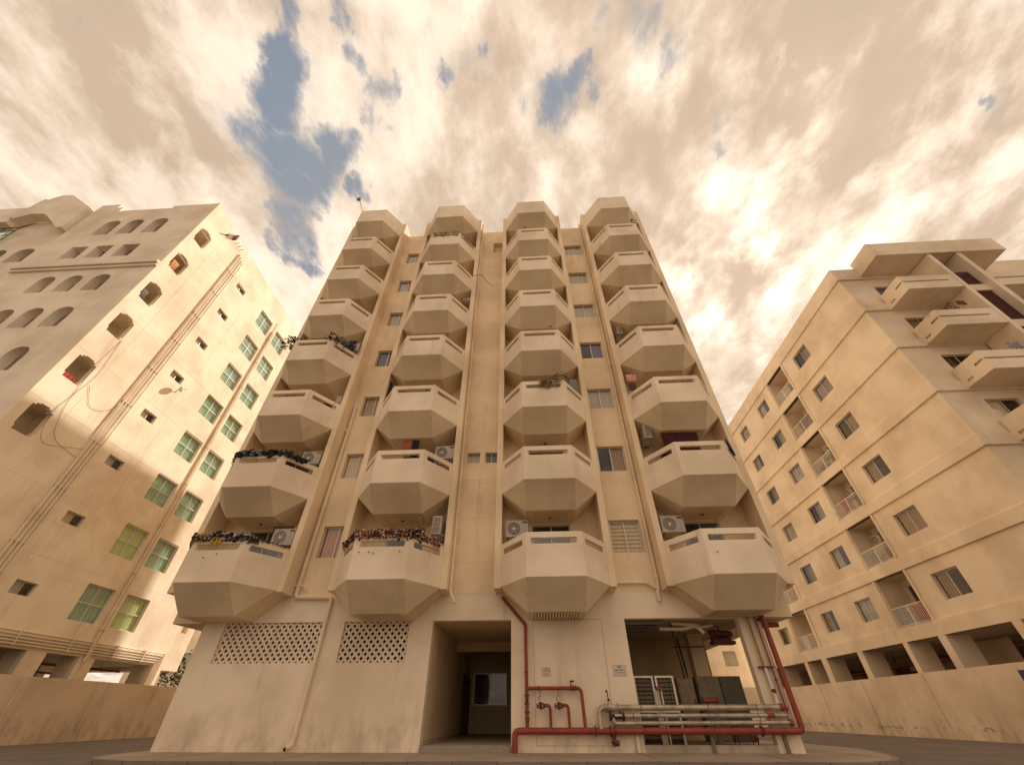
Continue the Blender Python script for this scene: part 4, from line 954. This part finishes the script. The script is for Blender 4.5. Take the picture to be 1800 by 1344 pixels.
sign(2.26, 2.64, 1.695, 1.955, [('5001', .075, .05), ('SMCCDVCI', .062, .125), ('AUTHORISED AREA', .035, .185), ('______________', .035, .205)], 'larger pale notice headed 5001 beside the plant room opening')

# ------------------------------------------------------------------ air conditioners
M_ACW = simple('ac_casing', (.56, .50, .42), .55, 0, .22, 3)
def make_ac():
    t = thing('air_conditioner', 'x', 'air conditioner', (0, 0, 0))
    bevel(MB().box(-.41, .41, -.15, .15, 0, .60).build('casing', M_ACW, t), .015)
    g_ = MB()
    for rr in (.235, .19, .145, .10, .055):
        pts = [(-.11+math.cos(a*math.pi/10)*rr, -.158, .29+math.sin(a*math.pi/10)*rr) for a in range(21)]; g_.tube(pts, .005, 4, False)
    for a in range(12): g_.tube([(-.11, -.16, .29), (-.11+math.cos(a*math.pi/6)*.235, -.158, .29+math.sin(a*math.pi/6)*.235)], .004, 4)
    g_.build('fan_grille', M_WHITE, t)
    MB().cyl((-.11, -.1515, .29), (-.11, -.153, .29), .24, 28).build('fan_opening', M_GRILLE, t)
    MB().cyl((-.11, -.153, .29), (-.11, -.162, .29), .045, 14).build('fan_hub', M_WHITE, t)
    MB().box(.20, .38, -.154, -.151, .48, .55).build('label_plate', M_GRILLE, t)
    s_ = MB()
    for i in range(12): s_.box(.411, .416, -.12, .12, .06+i*.042, .078+i*.042)
    for i in range(12): s_.box(-.416, -.411, -.12, .12, .06+i*.042, .078+i*.042)
    s_.build('side_louvres', M_GRILLE, t)
    MB().box(-.36, -.32, -.16, .3, -.05, -.003).box(.32, .36, -.16, .3, -.05, -.003).box(-.36, .36, .26, .3, -.08, -.051).build('bracket', M_CAB, t)
    return t
ac0 = make_ac()
ACS = [(-9.25, -.45, 5.53, 0, 1, 'air conditioner above the string of dark shapes on the lowest left balcony'), (-9.30, -.45, 8.83, 0, 1, 'air conditioner on the balcony with dark cloths over its rail'),
       (-3.50, -.42, 5.72, R(-90), 1.1, 'air conditioner turned sideways above the red floral garland'), (-3.60, -.45, 8.90, 0, 1, 'air conditioner on the balcony with coral and black laundry'),
       (-3.42, -.55, 19.2, 0, .55, 'small unit high on the second balcony column'), (-.60, -.42, 5.67, 0, 1, 'air conditioner on the lowest balcony above the red diagonal pipe'),
       (4.98, -.42, 5.72, 0, 1, 'air conditioner on the lowest balcony above the plant room'), (4.86, -.45, 9.45, R(90), 1, 'air conditioner showing its louvred side by the maroon curtain'),
       (4.84, -.45, 15.75, R(90), .85, 'narrow unit on the fourth floor of the rightmost balcony column')]
tl = MB().box(-.03, .03, -.4, .1, 0, .04).mesh('tube_lamp', M_WHITE)
for ci_ in (0, 1): put('tube_lamp', tl, main, (CX[ci_]+.72, -.35, ZB_+H-.045), R(8))
for i, (x, y, z, rz, sc, lab) in enumerate(ACS):
    o = ac0 if i == 0 else copy_tree(ac0, (x, y, z), rz)
    o.location = (x, y, z); o.rotation_euler[2] = rz; o['label'] = lab; o['group'] = 'air conditioners on the balconies'; o.scale = (sc, sc, sc)
RAC = [(0, 'on the lowest loggia of the right block'), (1, 'above the cluttered railing on the second loggia of the right block'), (2, 'on the third loggia of the right block'), (3, 'behind the potted plant on the fourth loggia of the right block')]
for k, lab in RAC:
    if k == 0: continue
    copy_tree(ac0, (XW+1.25, 12.6, cz(k)+.1), R(-90), 'air conditioner '+lab, 'air conditioners in the right block loggias')

# ------------------------------------------------------------------ laundry, garlands, plants
def hang(x, y, z, w, h, mat, rz=0., label='', cat='laundry', name='hanging_cloth', folds=3, amp=.04, line=True):
    t = thing(name, label, cat, (x, y, z), 0)
    q = MB(); nx_, nz_ = folds*6, 6; ca, sa = math.cos(rz), math.sin(rz)
    def P(i, j):
        u_ = -w/2+w*i/nx_; k_ = j/nz_; yy = amp*math.sin(i*math.pi/3+k_)*(.3+k_); u2 = u_*(1-.12*k_*math.sin(3*k_)); zz = -h*k_+.02*math.sin(i*.9)*k_
        return (x+u2*ca-yy*sa, y+u2*sa+yy*ca, z+zz)
    for i in range(nx_):
        for j in range(nz_): q.quad(P(i, j), P(i+1, j), P(i+1, j+1), P(i, j+1))
    q.build('cloth', mat, t, True)
    if line: MB().cyl((x-w/2*ca*1.2, y-w/2*sa*1.2, z+.005), (x+w/2*ca*1.2, y+w/2*sa*1.2, z+.005), .006, 6).build('line', M_WIRE, t)
    return t
def rail_path(c, k, dz=.03, off=.02):
    z = ZP+H*k+dz
    return [Vector((c+LF[0], LF[1]-off, z)), Vector((c+FL[0], FL[1]-off, z)), Vector((c+FR_[0], FR_[1]-off, z)), Vector((c+RF[0], RF[1]-off, z))]
def pt_on(path, s):
    Ls = [(b_-a).length for a, b_ in zip(path, path[1:])]; s *= sum(Ls)
    for (a, b_), l_ in zip(zip(path, path[1:]), Ls):
        if s <= l_: return a.lerp(b_, s/l_)
        s -= l_
    return path[-1]
def garland(c, k, s0, s1, mats, n, spread, size, label, cat='garland', drop=.05, name='garland'):
    t = thing(name, label, cat, tuple(rail_path(c, k)[1])); path = rail_path(c, k, .02, .03)
    MB().tube([pt_on(path, s0+(s1-s0)*i/40)+Vector((0, -.02, .03*math.sin(i*.9))) for i in range(41)], .012, 6).build('cord', M_WIRE, t)
    for mi, (mat, lo, hi, share) in enumerate(mats):
        q = MB()
        for i in range(int(n*share)):
            s = rnd.uniform(lo, hi); p = pt_on(path, s0+(s1-s0)*s)+Vector((rnd.gauss(0, spread*.5), -abs(rnd.gauss(0, spread*.6)), rnd.gauss(.02, spread)-drop*rnd.random()))
            a = Vector((rnd.uniform(-1, 1), rnd.uniform(-1, .3), rnd.uniform(-1, 1))).normalized(); u_ = a.orthogonal().normalized(); w2 = a.cross(u_); sz = size*rnd.uniform(.5, 1.15)
            m_ = 6; ring = [p+(u_*math.cos(j*2*math.pi/m_)+w2*math.sin(j*2*math.pi/m_)*.8)*sz for j in range(m_)]; ctr = p+a*sz*.45
            for j in range(m_): q.quad(ring[j], ring[(j+1) % m_], ctr)
        q.build('ornaments', mat, t, kind='stuff')
    return t
garland(CX[0], 0, .0, .78, [(F_BLACK, .22, 1, .42), (F_BROWN, 0, .3, .28), (F_WHITE, 0, 1, .10), (F_YEL, .38, .52, .12), (F_GREY, .5, 1, .1)], 620, .06, .07, 'string of black, brown and white shapes over the lowest left balcony rail')
garland(CX[0], 0, .78, 1.0, [(F_YEL, 0, 1, .5), (F_BROWN, 0, 1, .5)], 50, .02, .03, 'short fringe of small tan tassels at the right end of the lowest left balcony rail')
hang(-10.55, -2.08, 5.36, .42, .26, F_YEL, 0, 'yellow cloth draped over the lowest left balcony rail', line=False)
garland(CX[1], 0, .0, .97, [(F_BLACK, 0, .9, .30), (F_RED, 0, 1, .22), (F_BROWN, 0, 1, .18), (F_WHITE, .1, 1, .10), (F_PAT, .2, 1, .14), (F_ORANGE, .35, .55, .06)], 900, .07, .052, 'thick floral garland of red, white and dark blooms over the second balcony rail')
garland(CX[0], 1, .02, .9, [(F_GREY, 0, .6, .4), (F_BLACK, .3, 1, .6)], 230, .05, .11, 'rumpled grey and black cloths laid along the rail of the second floor left balcony', 'laundry', name='draped_cloths')
hang(-9.45, -1.0, 15.75, .42, .75, F_BLUE, 0, 'blue shirt hanging on the fourth left balcony'); hang(-9.05, -1.0, 15.80, .36, .8, F_BLACK, 0, 'black garment hanging at the right of the fourth left balcony'); hang(-8.75, -1.0, 15.6, .2, .6, F_WHITE, 0, 'white towel beside the black garment on the fourth left balcony')
garland(CX[0], 3, .60, .98, [(F_BLUE, .2, 1, .35), (F_BLACK, 0, 1, .45), (F_WHITE, .2, 1, .2)], 120, .11, .07, 'dark blue and white washing heaped at the right of the fourth left balcony', 'laundry', drop=-.22, name='washing_heap')
hang(-5.14, -1.0, 9.54, .26, .6, F_CORAL, 0, 'coral shirt hanging under the second balcony ceiling'); hang(-4.76, -1.0, 9.56, .30, .8, F_BLACK, .3, 'pair of black trousers hanging beside the coral shirt', folds=4)
hang(2.06, -1.0, 12.6, .34, .85, F_GREY, .2, 'black and white striped cloth hanging on the third floor of the third balcony column'); hang(1.50, -1.5, 12.1, .2, .4, F_BROWN, 0, 'small dark red garment on the rail of the third floor')
hang(4.72, -1.0, 12.76, .48, .40, F_PAT, 0, 'red and white patterned cloth hanging in the rightmost column'); hang(4.66, -1.0, 12.28, .40, .5, F_BROWN, 0, 'brown cloth below the patterned one in the rightmost column', line=False)
hang(6.02, -1.0, 9.55, 1.45, 1.3, F_MAR, 0, 'dark maroon floral curtain across the second floor balcony door', 'curtain', 'door_curtain', 6, line=True)
hang(7.62, -1.35, 8.86, .75, .5, F_BLACK, R(54), 'black cloth draped over the right end of the balcony rail', line=False, folds=5)
hang(-6.42, -1.05, 12.78, .20, .9, F_BLACK, R(70), 'dark dotted cloth hanging at the left edge of the second column')
hang(-8.95, -.7, 12.35, .25, .5, F_WHITE, 0, 'pale cloth hanging at the right edge of the third floor left balcony')
hang(-9.4, -.5, 6.25, .8, .8, F_BROWN, 0, 'brown patterned cloth behind the lowest left air conditioner', line=True, folds=5)
# red and orange cloths in left building niches
hang(XL-.2, -.95, 14.2, .75, .4, F_RED, R(90), 'red cloth over the sill of a stepped opening on the left block', line=False); hang(XL-.2, -1.05, 24.3, .45, .8, F_ORANGE, R(90), 'orange and white cloth in an upper stepped opening of the left block', line=False); hang(XL-.2, -1.15, 21.0, .3, .6, F_GREY, R(90), 'grey cloth in the third stepped opening of the left block', line=False)
# right block loggia contents
hang(XW+.02, 23.3, 5.6, .9, 1.5, F_WHITE, R(-90), 'white sheet hung over the lowest far loggia railing', line=False, folds=2); hang(XW+.12, 11.2, 5.5, .8, .9, F_RED, R(-90), 'red cloth behind the railing of the lowest near loggia', line=False, folds=6)
hang(XW+.12, 12.6, 5.6, .8, .9, F_GREY, R(-90), 'grey bundles behind the railing of the lowest near loggia', line=False, folds=5); hang(XW+.12, 12.1, 11.9+.2, .9, .8, F_RED, R(-90), 'red brown cloth behind a railing of the right block', line=False, folds=6)
hang(XW+.12, 11.6, 18.5, 1.4, .9, F_BROWN, R(-90), 'brown striped cloth behind the fifth loggia railing', line=False, folds=7); hang(XW+.1, 11.8, 21.6, .8, .7, F_WHITE, R(-90), 'white and black washing behind the topmost loggia railing', line=False, folds=5)
def carton(x, y, z, s, mat, lab):
    t = thing('cardboard_box', lab, 'box', (x, y, z)); bevel(MB().box(x-s, x+s, y-s*1.2, y+s*1.2, z, z+s*1.4).build('carton', mat, t), .01); MB().box(x-s*1.02, x+s*1.02, y-.03, y+.03, z+s*1.4, z+s*1.41).build('tape', M_TAN, t); return t
M_CARD = simple('cardboard', (.38, .24, .14), .9)
carton(XW+.7, 11.4, 8.6, .28, M_CARD, 'brown carton stacked in the second loggia of the right block, nearer one'); carton(XW+.7, 12.1, 8.55, .30, M_CARD, 'brown carton stacked in the second loggia of the right block, farther one')
for j, (y, z) in enumerate(((11.7, 7.85), (12.5, 7.85))): hang(XW+.25, y, z+.95, .7, .5, F_GREY if j else F_WHITE, R(-90), ('grey' if j else 'white')+' rumpled washing over the second loggia railing', line=False, folds=5)
# plants
def plant(x, y, z, r, n, lab, leaf=.10, mat=None, pot=True, name='potted_plant'):
    t = thing(name, lab, 'plant', (x, y, z))
    if pot: MB().tube([(x, y, z), (x, y, z+.22)], [.09, .13], 12).build('pot', M_TAN, t, True)
    q = MB(); st = MB()
    for i in range(n):
        d = Vector((rnd.gauss(0, 1), rnd.gauss(0, 1), abs(rnd.gauss(.5, .7)))).normalized(); p = Vector((x, y, z+.22))+d*r*rnd.uniform(.3, 1)
        if i % 5 == 0: st.tube([(x, y, z+.2), tuple(p)], .005, 4)
        e_ = d.cross(Vector((0, 0, 1))).normalized()*leaf*.25 if abs(d.z) < .98 else Vector((leaf*.25, 0, 0)); tip = p+d*leaf+Vector((0, 0, -leaf*.4))
        q.quad(p, p+d*leaf*.5+e_, tip, p+d*leaf*.5-e_)
    st.build('stems', M_DRY, t); q.build('leaves', mat or M_LEAF, t, kind='stuff'); return t
plant(-11.95, -1.4, 14.95, .5, 120, 'spiky dark plant at the left end of the fourth left balcony rail', .2); plant(XW+.5, 12.4, 14.3, .38, 160, 'green potted plant behind the fourth loggia railing of the right block', .14)
plant(1.42, -1.85, 11.72, .28, 60, 'dry dark red plant on the rail of the third floor', .10, F_BROWN); plant(1.15, -1.95, 14.92, .10, 14, 'tiny reddish plant on the rail of the fourth floor', .07, F_BROWN, False)
plant(.15, -1.95, 24.52, .10, 20, 'tiny dark plant on the top rail of the third column', .07, F_BROWN, False); plant(7.0, -1.95, 24.5, .16, 26, 'dark drooping plant on the top rail of the rightmost column', .14, F_BROWN, False)
def vines(c, k, s0, s1, n, L_, lab):
    t = thing('dry_vine', lab, 'vine', tuple(rail_path(c, k)[1])); path = rail_path(c, k, -.06, .012)
    q = MB()
    for i in range(n):
        s = rnd.uniform(s0, s1); p = pt_on(path, s); pts = [p]
        for j in range(7): p = p+Vector((rnd.gauss(0, .05), rnd.gauss(-.001, .006), -L_/7*rnd.uniform(.3, 1.3))); pts.append(p)
        q.tube(pts, .007, 4)
    q.build('stems', M_DRY, t, kind='stuff')
    q = MB(); 
    for i in range(n*10):
        p = pt_on(path, rnd.uniform(s0, s1))+Vector((rnd.gauss(0, .05), -.02-abs(rnd.gauss(0, .02)), rnd.gauss(.0, .06))); a = Vector((rnd.gauss(0, 1), rnd.gauss(0, 1), rnd.gauss(0, 1))).normalized()*.035; e_ = a.orthogonal().normalized()*.015
        q.quad(p-a, p+e_, p+a, p-e_)
    q.build('leaves', M_DRY, t, kind='stuff')
vines(CX[2], 2, .48, .66, 26, .45, 'dry vine trailing over the third floor rail of the third column'); vines(CX[1], 6, .32, .68, 24, .55, 'dry vine hanging over the front of the topmost second column balcony'); vines(CX[1], 6, .70, .98, 16, .5, 'dry vine hanging over the right side of the topmost second column balcony')
# roof antenna, dish, wires
t_ = thing('roof_antenna', 'thin leaning antenna mast on the left corner of the central roof', 'antenna', (-11.4, -1.9, 28.2))
MB().tube([(-11.36, -1.93, 28.2), (-12.1, -1.93, 30.2)], .018, 6).build('mast', M_WIRE, t_); MB().box(-12.25, -11.98, -2.0, -1.86, 30.1, 30.4).build('receiver', M_CAB, t_)
t_ = thing('satellite_dish', 'small satellite dish on the sunlit wall of the left block by a small window', 'satellite dish', (XL, 4.1, 17.0))
q = MB(); cen = Vector((XL+.38, 4.0, 17.25)); ax = Vector((.45, .75, .5)).normalized(); u_ = ax.orthogonal().normalized(); w2 = ax.cross(u_); prev = None
for i in range(6):
    rr = .22*i/5; ring = [cen-ax*(.10*(1-(i/5)**2))+(u_*math.cos(j*math.pi/10)+w2*math.sin(j*math.pi/10))*rr for j in range(20)]
    if prev:
        for j in range(20): q.quad(prev[j], prev[(j+1) % 20], ring[(j+1) % 20], ring[j])
    prev = ring
q.build('reflector', M_WHITE, t_, True); MB().tube([tuple(cen-ax*.1), (XL, 4.1, 17.1)], .025, 8).tube([tuple(cen-w2*.21), tuple(cen+ax*.24)], .010, 6).build('arm', M_CAB, t_); MB().cyl(tuple(cen+ax*.22), tuple(cen+ax*.28), .025).build('receiver', M_CAB, t_)
t_ = thing('hanging_cables', 'loose cables drooping across the sunlit side wall of the left block', 'cable', (XL, 0, 16))
for pts in ([(XL+.03, -.4, 17.3), (XL+.03, -.55, 15.2), (XL+.03, -.3, 12.6), (XL+.03, .2, 11.1), (XL+.03, 1.7, 10.9)], [(XL+.03, -.4, 17.2), (XL+.03, -.1, 14.8), (XL+.03, -.6, 12.0), (XL+.03, -.1, 10.6), (XL+.03, 1.75, 11.4)], [(XL+.03, -.1, 14.2), (XL+.03, .6, 13.2), (XL+.03, 1.4, 13.5), (XL+.03, 1.75, 14.2)]):
    MB().tube(rounded(pts, .6, 5), .008, 5).build('cable', M_TAN, t_)
t_ = thing('loose_cable', 'black cable end sticking out beside the second balcony column', 'cable', (-2.9, -.8, 21.6))
MB().tube([(-3.6, -.84, 21.35), (-2.7, -.86, 21.4), (-2.55, -.84, 21.3), (-2.3, -.7, 20.9), (-1.95, -.5, 20.7)], .014, 5).build('cable', M_WIRE, t_)
t_ = thing('fire_hose_hook', 'small rusty bracket on the roof edge of the left block', 'bracket', (XL, 0, ZLT))
MB().box(XL, XL+.35, .5, .6, 29.9, 30.5).box(XL, XL+.3, -.1, 0, 29.5, 29.6).build('bracket_plate', M_REDD, t_)
for i in range(3): MB().cyl((XL+.0, .9+.3*i, 29.9), (XL+.35, .9+.3*i, 30.05), .02, 6).build('bracket_rod', M_WIRE, t_)
# twiggy frame and umbrella on right block balconies
t_ = thing('drying_rack', 'metal drying rack with leafy twigs on the second front balcony of the right block', 'drying rack', (23.0, .9, 18))
MB().tube([(22.66, .9, 17.9), (23.9, .5, 19.5)], .02, 6).tube([(22.66, 1.3, 18.0), (23.3, .6, 18.5)], .015, 6).tube([(23.3, .6, 18.7), (24.4, .7, 18.9)], .015, 6).build('rack_bars', M_CAB, t_)
plant(24.2, .9, 18.1, .4, 60, 'dry leafy twigs behind the second front balcony rail of the right block', .16, M_DRY, False)
hang(25.0, .8, 19.0, .5, .35, F_BROWN, 0, 'dark folded cloth against the fin of the second front balcony', line=False); hang(25.2, .8, 15.6, .7, .5, F_GREY, 0, 'grey patterned cloth on the third front balcony of the right block', line=False)
hang(24.9, .8, 12.3, .6, .6, F_RED, 0, 'red floral cloth on the fourth front balcony of the right block', line=False)
